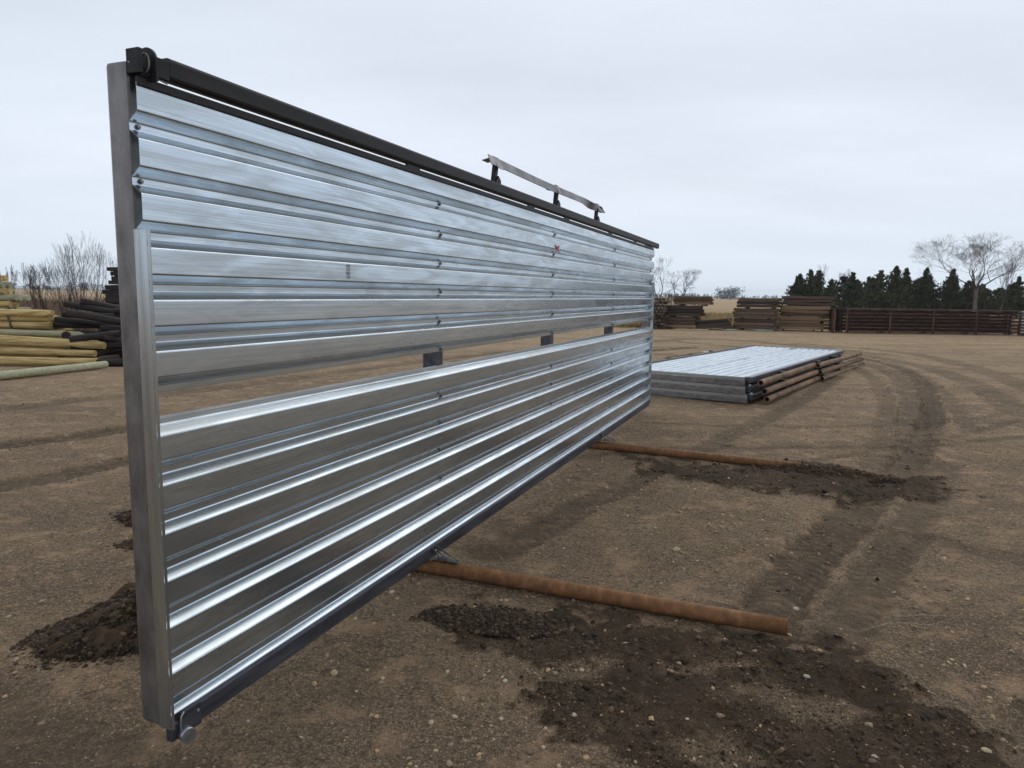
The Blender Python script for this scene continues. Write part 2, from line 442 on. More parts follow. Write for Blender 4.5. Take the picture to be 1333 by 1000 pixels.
def poly_sd(px, py, P):
    """signed distance, negative inside"""
    d = np.full(px.shape, 1e9); ins = np.zeros(px.shape, bool)
    n = len(P)
    for i in range(n):
        ax, ay = P[i]; bx, by = P[(i + 1) % n]
        ex, ey = bx - ax, by - ay
        t = np.clip(((px - ax) * ex + (py - ay) * ey) / (ex * ex + ey * ey), 0, 1)
        d = np.minimum(d, np.hypot(px - ax - t * ex, py - ay - t * ey))
        c = ((ay > py) != (by > py)) & (px < (bx - ax) * (py - ay) / ((by - ay) if by != ay else 1e-9) + ax)
        ins ^= c
    return np.where(ins, -d, d)


def line_d(px, py, P):
    d = np.full(px.shape, 1e9); S = np.zeros(px.shape); A = 0.0
    for i in range(len(P) - 1):
        ax, ay = P[i]; bx, by = P[i + 1]; ex, ey = bx - ax, by - ay
        t = np.clip(((px - ax) * ex + (py - ay) * ey) / (ex * ex + ey * ey), 0, 1)
        q = np.hypot(px - ax - t * ex, py - ay - t * ey); le = math.hypot(ex, ey)
        S = np.where(q < d, A + t * le, S); d = np.minimum(d, q); A += le
    return d, S


def smooth_line(P, it=2):
    for _ in range(it):
        Q = [P[0]]
        for i in range(len(P) - 1):
            a, b = P[i], P[i + 1]
            Q += [(a[0] * .75 + b[0] * .25, a[1] * .75 + b[1] * .25), (a[0] * .25 + b[0] * .75, a[1] * .25 + b[1] * .75)]
        Q.append(P[-1]); P = Q
    return P


TR = [(smooth_line(p), wd, s, dp) for p, wd, s, dp in TR]


def yard_far(x):
    return np.interp(x, [-60, -18, -12, -6, 4, 8, 25, 60], [19, 21, 24, 31, 37, 37.5, 37.5, 39])


def masks(x, y, detail=True):
    wx = x + (fbm(x * 2.2, y * 2.2, 5) - .5) * 0.45; wy = y + (fbm(x * 2.2, y * 2.2, 9) - .5) * 0.45
    fine = fbm(x * 14, y * 14, 21, 3) - 0.5
    soil = np.zeros_like(x)
    near = (np.abs(x) < 14) & (y > 0) & (y < 32)
    idx = np.where(near)[0]
    X, Y, WX, WY, FN = x[idx], y[idx], wx[idx], wy[idx], fine[idx]
    s = np.zeros_like(X)
    for nme, P in POLY.items():
        d = poly_sd(WX, WY, P) + FN * 0.34 + (fbm(X * 5, Y * 5, 23) - .5) * .30
        s = np.maximum(s, 1 - sstep(-0.05, 0.05, d))
    for cx, cy, rx, ry in LIGHT:
        q = np.hypot((WX - cx) / rx, (WY - cy) / ry) + FN
        s *= 1 - 0.6 * (1 - sstep(0.6, 1.3, q))
    s *= 0.72 + 0.42 * fbm(X * 3.1, Y * 3.1, 33)
    tr = np.zeros_like(X); rut = np.zeros_like(X); tu = np.zeros_like(X); tv = np.zeros_like(X); b1 = np.zeros_like(X); b2 = np.zeros_like(X)
    for P, wd, st, dp in TR:
        d, S = line_d(X + (WX - X) * .12, Y + (WY - Y) * .12, P)
        prof = 1 - sstep(wd * 0.72, wd * 1.08, d + FN * wd * 0.7)
        br = 0.45 + 0.75 * fbm(X * 1.3 + 4, Y * 0.9, 41)
        ps = prof * st; new = ps > b1
        tu = np.where(new, S, tu); tv = np.where(new, d, tv)
        b2 = np.where(new, b1, np.maximum(b2, ps)); b1 = np.maximum(b1, ps)
        tr = np.maximum(tr, prof * st * br)
        ridge = np.exp(-((d - wd * 1.25) / (wd * 0.3)) ** 2) * 0.35
        rut += (-prof + ridge) * dp
    soil[idx] = np.clip(s, 0, 1)
    trk = np.zeros_like(x); trk[idx] = np.clip(tr, 0, 1)
    ru = np.zeros_like(x); ru[idx] = rut
    TU = np.zeros_like(x); TU[idx] = tu; TV = np.zeros_like(x); TV[idx] = tv
    TW = np.zeros_like(x); TW[idx] = sstep(0.08, 0.3, b1 - b2)
    field = sstep(-1.2, 1.2, y - yard_far(x) + (fbm(x * .4, y * .4, 51) - .5) * 4)
    return soil, trk, ru, field, TU, TV, TW


def ground_height(x, y, M=None):
    soil, trk, ru, field = (M if M else masks(x, y))[:4]
    r = np.hypot(x, y)
    h = (fbm(x * 0.35, y * 0.35, 61) - .5) * 0.05 * sstep(1, 8, r) + (fbm(x * 3.0, y * 3.0, 62) - .5) * 0.022
    h += (fbm(x * 14, y * 14, 63, 4) - .5) * 0.013
    h += ru * 1.0
    h += soil * (0.004 + 0.075 * (fbm(x * 6, y * 6, 64, 6) - .40) + 0.02 * (fbm(x * 26, y * 26, 66, 3) - .5))
    h += sstep(50, 300, r) * (fbm(x * 0.004, y * 0.004, 65) - .5) * 1.6
    return h


def build_ground():
    rn = np.concatenate([np.geomspace(0.7, 42, 760), np.geomspace(42.8, 4500, 60)])
    th = np.concatenate([np.linspace(R(-52), R(52), 470), np.linspace(R(52), R(308), 48)[1:-1]])
    nr, na = len(rn), len(th)
    rr, tt = np.meshgrid(rn, th, indexing='ij')
    x = (rr * np.sin(tt)).ravel(); y = (rr * np.cos(tt)).ravel()
    M = masks(x, y)
    h = ground_height(x, y, M)
    x = np.append(x, 0); y = np.append(y, 0); h = np.append(h, 0)
    co = np.stack([x, y, h], 1)
    i = np.arange(nr - 1)[:, None]; j = np.arange(na)[None, :]; j2 = (j + 1) % na
    q = np.stack([i * na + j, i * na + j2, (i + 1) * na + j2, (i + 1) * na + j], -1).reshape(-1, 4)[:, ::-1]
    tri = np.stack([np.full(na, nr * na), np.arange(na), (np.arange(na) + 1) % na], 1)[:, ::-1]
    me = bpy.data.meshes.new('ground')
    me.vertices.add(len(co)); me.vertices.foreach_set('co', co.ravel())
    nl = q.size + tri.size
    me.loops.add(nl); me.loops.foreach_set('vertex_index', np.concatenate([q.ravel(), tri.ravel()]).astype(np.int32))
    me.polygons.add(len(q) + len(tri))
    st = np.concatenate([np.arange(len(q)) * 4, q.size + np.arange(len(tri)) * 3])
    me.polygons.foreach_set('loop_start', st.astype(np.int32))
    me.update(calc_edges=True)
    me.validate()
    me.polygons.foreach_set('use_smooth', [True] * len(me.polygons))
    for nme, arr in (('soil', M[0]), ('track', M[1]), ('field', M[3]), ('tread_u', M[4]), ('tread_v', M[5]), ('tread_w', M[6])):
        a = me.attributes.new(nme, 'FLOAT', 'POINT'); a.data.foreach_set('value', np.append(arr, 0).astype(np.float32))
    o = bpy.data.objects.new('ground', me); C.objects.link(o)
    tag(o, kind='structure')
    return o


def ground_material():
    m, t, p = mat('gravel_yard'); k = t.links.new
    co = nd(t, 'ShaderNodeTexCoord')
    P = co.outputs['Object']

    def noise(scale, det=4, rough=0.6, dist=0.0, vec=None):
        n = nd(t, 'ShaderNodeTexNoise'); n.inputs['Scale'].default_value = scale; n.inputs['Detail'].default_value = det
        n.inputs['Roughness'].default_value = rough; n.inputs['Distortion'].default_value = dist
        k(vec or P, n.inputs['Vector']); return n.outputs[0]

    def ramp(fac, stops):
        r = nd(t, 'ShaderNodeValToRGB'); e = r.color_ramp.elements
        while len(e) < len(stops): e.new(0.5)
        for i, (pos, c) in enumerate(stops):
            e[i].position = pos; e[i].color = (*c, 1)
        k(fac, r.inputs[0]); return r.outputs[0]

    def mix(f, a, b, mode='MIX'):
        n = nd(t, 'ShaderNodeMixRGB', blend_type=mode)
        for s, v in ((0, f), (1, a), (2, b)):
            if isinstance(v, (int, float)): n.inputs[s].default_value = v
            elif isinstance(v, tuple): n.inputs[s].default_value = (*v, 1)
            else: k(v, n.inputs[s])
        return n.outputs[0]

    def mrange(v, a, b, c=0.0, d=1.0):
        n = nd(t, 'ShaderNodeMapRange'); n.inputs[1].default_value = a; n.inputs[2].default_value = b; n.inputs[3].default_value = c; n.inputs[4].default_value = d
        k(v, n.inputs[0]); return n.outputs[0]

    def math_(op, a, b):
        n = nd(t, 'ShaderNodeMath', operation=op)
        for s, v in ((0, a), (1, b)):
            if isinstance(v, (int, float)): n.inputs[s].default_value = v
            else: k(v, n.inputs[s])
        return n.outputs[0]
    base = ramp(noise(1.1, 8, 0.68), [(0.30, (0.240, 0.170, 0.098)), (0.5, (0.385, 0.277, 0.166)), (0.70, (0.530, 0.385, 0.236))])
    # streaks from traffic, long in the view direction of travel
    ms = nd(t, 'ShaderNodeMapping'); ms.inputs['Scale'].default_value = (0.25, 1.3, 1); ms.inputs['Rotation'].default_value = (0, 0, R(-12)); k(P, ms.inputs[0])
    stv = noise(0.9, 6, 0.6, 0.6, ms.outputs[0])
    base = mix(mrange(stv, 0.42, 0.62, 0, 0.5), base, (0.165, 0.120, 0.083))
    base = mix(mrange(noise(0.35, 4), 0.5, 0.72, 0, 0.5), base, (0.52, 0.325, 0.200))
    # drier, sandier middle distance of the yard
    sp = nd(t, 'ShaderNodeSeparateXYZ'); k(P, sp.inputs[0])
    dist = nd(t, 'ShaderNodeVectorMath', operation='LENGTH'); k(P, dist.inputs[0])
    dry = math_('MULTIPLY', mrange(dist.outputs['Value'], 5, 26), mrange(noise(0.16, 4), 0.25, 0.6, 0.55, 1.0))
    base = mix(dry, base, mix(noise(0.8, 6), (0.54, 0.37, 0.212), (0.80, 0.585, 0.350)))
    base = mix(math_('MULTIPLY', mrange(stv, 0.45, 0.6, 0, 0.5), mrange(dist.outputs['Value'], 5, 12)), base, (0.235, 0.172, 0.115))
    # pebbly speckle at three sizes
    for sc, th, amt in ((38, 0.30, 0.75), (85, 0.36, 0.65), (190, 0.42, 0.5)):
        v = nd(t, 'ShaderNodeTexVoronoi'); v.inputs['Scale'].default_value = sc; v.inputs['Randomness'].default_value = 1.0
        k(P, v.inputs['Vector'])
        bw = nd(t, 'ShaderNodeSeparateXYZ'); k(v.outputs['Color'], bw.inputs[0])
        inside = mrange(v.outputs['Distance'], th * 0.8, th, 1, 0)
        pick = mrange(bw.outputs[0], 0.52, 0.56)
        colr = ramp(bw.outputs[1], [(0.0, (0.08, 0.057, 0.04)), (0.35, (0.27, 0.19, 0.125)), (0.72, (0.42, 0.30, 0.19)), (1.0, (0.58, 0.48, 0.35))])
        f = math_('MULTIPLY', math_('MULTIPLY', inside, pick), amt)
        base = mix(f, base, colr)
    base = mix(mrange(noise(130, 3, 0.7), 0.45, 0.53, 0, 0.85), base, mix(0.70, base, (0.062, 0.046, 0.032)))
    base = mix(mrange(noise(62, 4, 0.75), 0.54, 0.60, 0, 0.85), base, mix(0.8, base, (0.62, 0.45, 0.29)))
    base = mix(mrange(noise(30, 5, 0.75), 0.52, 0.60, 0, 0.8), base, mix(0.75, base, (0.075, 0.056, 0.040)))
    base = mix(mrange(noise(3.3, 5, 0.7), 0.52, 0.64, 0, 0.6), base, (0.55, 0.365, 0.220))
    base = mix(mrange(noise(4.1, 6, 0.7, 0.5), 0.54, 0.66, 0, 0.6), base, (0.165, 0.122, 0.078))
    # damp tyre tracks and dark top-soil (real patches, from the masks)
    at = nd(t, 'ShaderNodeAttribute', attribute_name='track'); as_ = nd(t, 'ShaderNodeAttribute', attribute_name='soil'); af = nd(t, 'ShaderNodeAttribute', attribute_name='field')
    tn = math_('MULTIPLY', at.outputs['Fac'], mrange(noise(7, 8, 0.8), 0.36, 0.58, 0.45, 1.0))
    au = nd(t, 'ShaderNodeAttribute', attribute_name='tread_u'); av = nd(t, 'ShaderNodeAttribute', attribute_name='tread_v')
    ph = math_('ADD', math_('MULTIPLY', au.outputs['Fac'], 68.0), math_('MULTIPLY', av.outputs['Fac'], 55.0))
    ph = math_('ADD', ph, math_('MULTIPLY', noise(9, 4), 5.0))
    trd = mrange(math_('SINE', ph, 0.0), -0.3, 0.5)
    lon = mrange(math_('SINE', math_('ADD', math_('MULTIPLY', av.outputs['Fac'], 60.0), 2.2), 0.0), -0.2, 0.8)
    trd = math_('MULTIPLY', trd, math_('ADD', math_('MULTIPLY', lon, 0.6), 0.4))
    aw = nd(t, 'ShaderNodeAttribute', attribute_name='tread_w')
    wgt = math_('MULTIPLY', math_('MULTIPLY', aw.outputs['Fac'], at.outputs['Fac']), mrange(noise(1.7, 3), 0.36, 0.5))
    trm = math_('MULTIPLY', math_('SUBTRACT', trd, 0.4), wgt)
    tn = math_('MULTIPLY', tn, math_('SUBTRACT', 1.0, math_('MULTIPLY', trm, 0.8)))
    base = mix(mrange(tn, 0.0, 0.75), base, mix(noise(30, 3), (0.080, 0.059, 0.039), (0.155, 0.115, 0.075)))
    sn = math_('MULTIPLY', as_.outputs['Fac'], mrange(noise(11, 6, 0.7), 0.25, 0.5, 0.6, 1.0))
    base = mix(sn, base, mix(noise(24, 5, 0.7), (0.036, 0.024, 0.015), (0.115, 0.078, 0.049)))
    # dry grass field beyond the yard
    fld = mix(mrange(noise(0.03, 5), 0.35, 0.65), (0.36, 0.245, 0.125), (0.50, 0.37, 0.22))
    fld = mix(mrange(noise(1.5, 5), 0.4, 0.7, 0, 0.5), fld, (0.25, 0.165, 0.09))
    base = mix(af.outputs['Fac'], base, fld)
    k(base, p.inputs['Base Color'])
    p.inputs['Roughness'].default_value = 0.92; p.inputs['Specular IOR Level'].default_value = 0.15
    hsum = math_('ADD', math_('MULTIPLY', trm, 0.5), math_('ADD', math_('MULTIPLY', noise(55, 6, 0.7), 1.0), math_('MULTIPLY', noise(15, 5, 0.7), 1.3)))
    b = nd(t, 'ShaderNodeBump'); b.inputs['Strength'].default_value = 1.0; b.inputs['Distance'].default_value = 0.035
    k(hsum, b.inputs['Height']); k(b.outputs[0], p.inputs['Normal'])
    return m


ground = build_ground()
ground.data.materials.append(ground_material())

# ------------------------------------------------------------------ scattered stones (numpy batches)
def ico():
    bm = bmesh.new(); bmesh.ops.create_icosphere(bm, subdivisions=1, radius=1)
    v = np.array([q.co[:] for q in bm.verts]); f = np.array([[q.index for q in fc.verts] for fc in bm.faces]); bm.free()
    return v, f


IV, IF = ico()


def rock_batch(name, x, y, z, s, flat, rnd, material, sink=0.3, jit=0.28, label=None, cat=None, kind='stuff', parent=None):
    n = len(x)
    V = np.repeat(IV[None], n, 0)
    V = V * (1 + rng.uniform(-jit, jit, (n, 12, 1)))
    sc = np.stack([rng.uniform(0.7, 1.35, n), rng.uniform(0.7, 1.1, n), flat * rng.uniform(0.7, 1.2, n)], 1)
    V = V * sc[:, None, :]
    tilt = rng.uniform(-.5, .5, n)
    c, sn = np.cos(tilt)[:, None], np.sin(tilt)[:, None]
    V = np.stack([V[..., 0], V[..., 1] * c - V[..., 2] * sn, V[..., 1] * sn + V[..., 2] * c], -1)
    a = rng.uniform(0, 6.283, n); c, sn = np.cos(a)[:, None], np.sin(a)[:, None]
    V = np.stack([V[..., 0] * c - V[..., 1] * sn, V[..., 0] * sn + V[..., 1] * c, V[..., 2]], -1)
    V = V * s[:, None, None]
    V += np.stack([x, y, z + s * flat * (1 - 2 * sink) * 0.5], 1)[:, None, :]
    F = (IF[None] + (np.arange(n) * 12)[:, None, None]).reshape(-1, 3)
    me = bpy.data.meshes.new(name)
    me.vertices.add(n * 12); me.vertices.foreach_set('co', V.ravel())
    me.loops.add(F.size); me.loops.foreach_set('vertex_index', F.ravel().astype(np.int32))
    me.polygons.add(len(F)); me.polygons.foreach_set('loop_start', (np.arange(len(F)) * 3).astype(np.int32))
    me.update(calc_edges=True)
    at = me.attributes.new('rnd', 'FLOAT', 'POINT'); at.data.foreach_set('value', np.repeat(rnd, 12).astype(np.float32))
    me.materials.append(material)
    o = bpy.data.objects.new(name, me); C.objects.link(o)
    if parent: o.parent = parent
    tag(o, label, cat, kind=kind)
    return o


def scatter_gravel():
    N = 130000
    inv = rng.uniform(1 / 34.0, 1 / 1.5, N); r = 1 / inv
    th = rng.uniform(R(-50), R(50), N)
    x, y = r * np.sin(th), r * np.cos(th)
    px = 1.1 + rng.pareto(2.8, N) * 1.30
    s = np.clip(px, 0, 14) * r / 925 * 0.5 * 1.05
    s = np.minimum(s, 0.013 + 0.004 * rng.uniform(0, 1, N))
    dens = fbm(x * 0.8, y * 0.8, 77)
    M = masks(x, y)
    keep = rng.uniform(0, 1, N) < (0.25 + 1.1 * sstep(0.35, 0.62, dens)) * (1 - 0.93 * M[0]) * (1 - 0.6 * M[1]) * (1 - M[3])
    x, y, s = x[keep], y[keep], s[keep]
    z = ground_height(x, y)
    rnd = np.clip(rng.beta(1.6, 2.0, len(x)) + (s > 0.009) * rng.uniform(0, .35, len(x)), 0, 1)
    rock_batch('gravel', x, y, z, s, 0.6, rnd, M_gravel, jit=0.4, label='loose tan and brown gravel strewn over the dirt yard', cat='gravel')


def scatter_clods():
    N = 190000
    inv = rng.uniform(1 / 14.0, 1 / 1.5, N); r = 1 / inv
    th = rng.uniform(R(-30), R(44), N)
    x, y = r * np.sin(th), r * np.cos(th)
    M = masks(x, y)
    clump = sstep(0.40, 0.62, fbm(x * 5, y * 5, 91))
    keep = rng.uniform(0, 1, N) < (M[0] * (0.30 + 0.9 * clump) + 0.16 * (M[1] > 0.55) * clump)
    x, y = x[keep], y[keep]
    s = np.clip((1.0 + rng.pareto(2.6, len(x)) * 1.1), 0, 8) * np.hypot(x, y) / 925 * 0.58
    s = np.minimum(s, 0.022)
    z = ground_height(x, y)
    rock_batch('loose_soil_clods', x, y, z, s, 0.75, rng.uniform(0, 1, len(x)) ** 1.6, M_clod, jit=0.5, label='dark moist clods of top-soil scattered around the pipe ends', cat='soil')


scatter_gravel()
scatter_clods()


def mound(name, cx, cy, rx, ry, h, rot, n, seed, label):
    root = empty(name, (cx, cy, 0), rot, label, 'soil pile', 'heaps of dark soil by the panel')
    g = 40
    u = np.linspace(-1.15, 1.15, g)
    X, Y = np.meshgrid(u, u); q = np.hypot(X, Y)
    Z = h * np.clip(1 - q ** 1.6, -0.15, 1) * (0.7 + 0.6 * fbm(X * 2 + seed, Y * 2, seed)) + (fbm(X * 6, Y * 6, seed + 3) - .5) * h * 0.45
    Z = np.where(q > 0.95, np.minimum(Z, -0.02), Z)
    vv = [(float(a * rx), float(b * ry), float(c)) for a, b, c in zip(X.ravel(), Y.ravel(), Z.ravel())]
    mb = MB(); mb.v = vv
    for i in range(g - 1):
        for j in range(g - 1):
            mb.f.append([i * g + j, i * g + j + 1, (i + 1) * g + j + 1, (i + 1) * g + j]); mb.s.append(True)
    mb.build('soil', M_soilm, root)
    a = rng.uniform(0, 6.283, n); rr = np.sqrt(rng.uniform(0, 1.35, n))
    lx, ly = rr * np.cos(a), rr * np.sin(a)
    lz = np.maximum(h * np.clip(1 - rr ** 1.6, 0, 1) * (0.7 + 0.6 * fbm(lx * 2 + seed, ly * 2, seed)), 0.0)
    s = np.clip(0.0020 + rng.pareto(1.9, n) * 0.0017, 0, 0.014)
    rock_batch('clods', lx * rx, ly * ry, lz, s, 0.8, rng.uniform(0, 1, n) ** 1.7, M_clod, sink=0.2, jit=0.5, kind='stuff', parent=root)
    return root


M_soilm = noise_col('dark_top_soil', (0.036, 0.024, 0.015), (0.10, 0.068, 0.042), (1, 1, 1), 18, 6, 0.95, 0, 0.3, 0.7, 1.0, 0.02, spec=0.1)
mound('soil_mound', -1.80, 3.42, 0.52, 0.32, 0.20, R(35), 22000, 3, 'largest heap of dark soil, behind the foot of the near end post')
mound('soil_mound', -2.55, 5.02, 0.42, 0.16, 0.10, R(-20), 7000, 8, 'small heap of dark soil beyond the largest one, beside the left skid end')
mound('soil_mound', -2.36, 4.55, 0.26, 0.12, 0.05, R(10), 1200, 12, 'smallest flat heap of dark soil just behind the near end post')
mound('soil_mound', 3.02, 6.72, 0.62, 0.16, 0.07, R(-22), 5000, 15, 'low ridge of dark soil burying the far skid pipe end')
mound('soil_mound', -0.06, 3.50, 0.36, 0.14, 0.022, R(-10), 8000, 19, 'thin dark soil spill in front of the near skid pipe')

# ------------------------------------------------------------------ windbreak panel (x along, y away from the camera side, z up)
LEN = 8.40
X0 = -0.10


def fillet(P, r=0.0095, n=6):
    Q = [P[0]]
    for i in range(1, len(P) - 1):
        a, b, c = Vector(P[i - 1]), Vector(P[i]), Vector(P[i + 1])
        d1 = (a - b).normalized(); d2 = (c - b).normalized()
        ang = d1.angle(d2)
        t = min(r / math.tan(ang / 2), (a - b).length * .45, (c - b).length * .45)
        p0 = b + d1 * t; p2 = b + d2 * t
        for k in range(n + 1):
            s = k / n
            Q.append(((p0 * (1 - s) + b * s) * (1 - s) + (b * (1 - s) + p2 * s) * s)[:])
    Q.append(P[-1])
    return Q


def sheet_mesh(name, prof, seed):
    """prof: list of (y, z)"""
    P = fillet(prof)
    nx = 70
    xs = np.linspace(X0, LEN, nx)
    v = []; f = []
    for i, x in enumerate(xs):
        for (y, z) in P:
            wob = (vnoise(np.array([x * 1.1 + seed]), np.array([z * 2.2]))[0] - .5) * 0.0035 + (vnoise(np.array([x * 2.7 + seed]), np.array([z * 6.5]), 4)[0] - .5) * 0.0012
            v.append((x, y + wob, z))
    n = len(P)
    for i in range(nx - 1):
        for j in range(n - 1):
            f.append([i * n + j, (i + 1) * n + j, (i + 1) * n + j + 1, i * n + j + 1])
    me = bpy.data.meshes.new(name); me.from_pydata(v, [], f)
    me.polygons.foreach_set('use_smooth', [True] * len(f)); me.materials.append(M_galv); me.update()
    return me


up_prof = [(0.0, 2.325)]
for k_ in range(6):
    T = 2.324 - 0.17 * k_
    if k_: up_prof.append((0.0, T))
    up_prof += [(0.0, T - 0.085), (0.038, T - 0.115), (0.038, T - 0.142)]
low_prof = [(0.039, 1.250), (0.038, 1.222)]
for k_ in range(6):
    T = 1.191 - 0.17 * k_
    low_prof += [(0.0, T), (0.0, T - 0.085), (0.038, T - 0.113), (0.038, T - 0.142)]
low_prof += [(0.012, 0.181), (0.012, 0.172)]
ME_up = sheet_mesh('upper_sheet', up_prof, 1.3)
ME_low = sheet_mesh('lower_sheet', low_prof, 7.7)
POSTX = [(-0.10, -0.045), (1.95, 2.05), (4.05, 4.15), (6.21, 6.31), (8.30, 8.40)]


def screw_mesh():
    mb = MB()
    mb.tube([(0, 0, 0), (0, -0.002, 0)], 0.011, 10)
    mb.tube([(0, -0.002, 0), (0, -0.010, 0)], 0.0072, 6)
    return mb.mesh('screw', M_screw)


ME_screw = screw_mesh()


def add_sheet(me, name, root):
    o = inst(me, name, root)
    s = o.modifiers.new('thickness', 'SOLIDIFY'); s.thickness = 0.0012; s.offset = 1
    wn = o.modifiers.new('normals', 'WEIGHTED_NORMAL'); wn.weight = 90; wn.keep_sharp = False
    return o


def pipe_pts(a, b, n=9, sag=0.0, wob=0.0, seed=0):
    a = Vector(a); b = Vector(b); o = []
    rs = random.Random(seed)
    for i in range(n):
        t = i / (n - 1)
        p = a.lerp(b, t)
        p.z += -sag * 4 * t * (1 - t) + rs.uniform(-wob, wob)
        o.append(p)
    return o


def build_panel(root, folded=False, marks=False, seed=0):
    add_sheet(ME_up, 'upper_sheet', root); add_sheet(ME_low, 'lower_sheet', root)
    for i, (a, b) in enumerate(POSTX):
        e = i in (0, 4)
        MB().box(a, b, 0.040, 0.132, 0.150 if e else 0.185, 2.395 if e else 2.318, bev=0.012).build('end_post' if e else 'post', M_post if e else M_rail, root)
    # galvanized edge trim of both ends, covering the lower ribs
    for side, (xa, xb) in ((-1, (X0 - 0.0015, X0 - 0.004)), (1, (LEN + 0.0015, LEN + 0.004))):
        mb = MB()
        z0, z1 = 0.150, 1.872
        mb.box(min(xa, xb), max(xa, xb), -0.016, 0.0395, z0, z1, bev=0.0008)
        xi = X0 + 0.010 if side < 0 else LEN - 0.010
        mb.box(min(xa, xi), max(xa, xi), -0.0185, -0.0163, z0, z1, bev=0.0007)
        mb.build('edge_trim', M_trim, root)
    # bottom rail, top rail, top pipe
    MB().box(X0 + 0.07, LEN + 0.02, -0.003, 0.088, 0.100, 0.178, bev=0.008).build('bottom_rail', M_rail, root)
    MB().box(-0.096, LEN - 0.10, -0.008, 0.010, 2.314, 2.343, bev=0.003).build('top_rail', M_black, root)
    tp = MB().box(0.008, LEN + 0.24, -0.018, 0.034, 2.358, 2.430, bev=0.012).build('top_tube', M_black, root)
    MB().tube([(LEN + 0.232, 0.01, 2.385), (LEN + 0.275, 0.01, 2.385)], 0.02, 10).build('end_bolt', M_black, root)
    for x in (1.55, 3.35, 4.25, 5.8, 7.05, 8.1):
        MB().box(x, x + 0.14, -0.004, 0.006, 2.3425, 2.3595).build('spacer', M_black, root)
    # screws in every valley at every post
    zs_up = [2.324 - 0.17 * k - 0.128 for k in range(6)]
    zs_lo = [1.191 - 0.17 * k - 0.128 for k in range(5)]
    rs = random.Random(seed)
    for xi in (2.0, 4.1, 6.26):
        for z in zs_up + zs_lo:
            inst(ME_screw, 'screw', root, (xi + rs.uniform(-.012, .012), 0.0365, z + rs.uniform(-.004, .004)))
    for z in zs_up[:2]:
        inst(ME_screw, 'screw', root, (X0 + 0.03, 0.0365, z), scale=(0.85, 0.85, 0.85))
    for z in zs_up + zs_lo:
        inst(ME_screw, 'screw', root, (LEN - 0.035, 0.0365, z))
    # raised strap on three uprights
    UPX = (2.72, 4.02, 5.30)
    for x in UPX:
        mb = MB()
        Mx = Matrix.Translation((x, 0.01, 2.425)) @ Matrix.Rotation(R(14), 4, 'Y')
        mb.box(-0.019, 0.019, -0.016, 0.016, 0.0, 0.125, Mx, 0.003)
        mb.prism([(x - 0.02, 0.03, 2.426), (x + 0.075, 0.03, 2.426), (x + 0.07, 0.03, 2.448), (x + 0.03, 0.03, 2.475)], (0, -0.045, 0))
        mb.build('upright', M_black, root)
    mb = MB()
    n = 40; secs = []
    for i in range(n):
        x = 2.60 + (5.50 - 2.60) * i / (n - 1)
        tw = 0.0
        if x > 4.75: tw = 0.9 * math.exp(-((x - 5.05) / 0.22) ** 2)
        ang = R(68) + tw * 0.9
        c = Vector((x, -0.012, 2.556 + 0.004 * math.sin(x * 3) - 0.012 * math.exp(-((x - 5.05) / 0.2) ** 2)))
        w_ = 0.034
        d = Vector((0, -math.cos(ang) * w_, -math.sin(ang) * w_)); nn = Vector((0, -math.sin(ang), math.cos(ang))) * 0.0025
        secs.append([c + d + nn, c - d + nn, c - d - nn, c + d - nn])
    for i in range(n):
        for p in secs[i]: mb.v.append(p[:])
    for i in range(n - 1):
        for k in range(4):
            j = (k + 1) % 4
            mb.f.append([i * 4 + k, i * 4 + j, i * 4 + 4 + j, i * 4 + 4 + k]); mb.s.append(False)
    mb.f.append([3, 2, 1, 0]); mb.s.append(False); mb.f.append([n * 4 - 4, n * 4 - 3, n * 4 - 2, n * 4 - 1]); mb.s.append(False)
    mb.build('strap', M_bracket, root)
    for q, x in enumerate(UPX):
        # short folded angle pieces astride the strap, apex up
        mb = MB(); lx = (0.10, 0.09, 0.12)[q]; xa = x - 0.03
        for (ya, za), (yb, zb) in (((-0.032, 2.518), (0.004, 2.594)), ((0.004, 2.594), (0.085, 2.560 if q else 2.572))):
            e = 0.004
            mb.prism([(xa, ya, za), (xa, yb, zb), (xa, yb, zb + e), (xa, ya - e * .8, za + e * .3)], (lx, 0, 0))
        if q == 2:
            mb.prism([(xa + lx, -0.02, 2.572), (xa + lx + .20, -0.01, 2.538), (xa + lx + .20, -0.01, 2.542), (xa + lx, -0.02, 2.578)], (0, 0.06, 0))
        mb.build('bent_cap', M_bracket, root)
    # hinge brackets of the near end: top (black) and bottom (steel disc)
    def round_plate(cx, y0, y1, z0, z1, th):
        pts = [Vector((cx, y0, z0)), Vector((cx, y1, z0))]
        rc = (y1 - y0) / 2; yc = (y0 + y1) / 2; zc = z1 - rc
        for k in range(13):
            a = math.pi * k / 12
            pts.append(Vector((cx, yc + rc * math.cos(a), zc + rc * math.sin(a))))
        return pts, (th, 0, 0)
    mb = MB(); p, ax = round_plate(-0.052, -0.034, 0.050, 2.336, 2.442, 0.008); mb.prism(p, ax)
    mb.box(-0.043, 0.012, -0.022, -0.016, 2.352, 2.415, bev=0.002)
    mb.build('hinge_plate', M_black, root)
    mb = MB(); mb.box(-0.099, -0.082, -0.015, 0.040, 2.352, 2.428, bev=0.003)
    mb.box(-0.082, -0.052, -0.005, 0.036, 2.345, 2.366, bev=0.003)
    mb.build('tube_stub', M_black, root)
    mb = MB(); pts = []
    for k in range(15):
        a = 2 * math.pi * k / 14
        pts.append((-0.066, -0.002 + 0.020 * math.sin(a), 2.388 + 0.030 * math.cos(a)))
    mb.tube(pts, 0.0035, 6, cap=False); mb.build('ring', M_bracket, root)
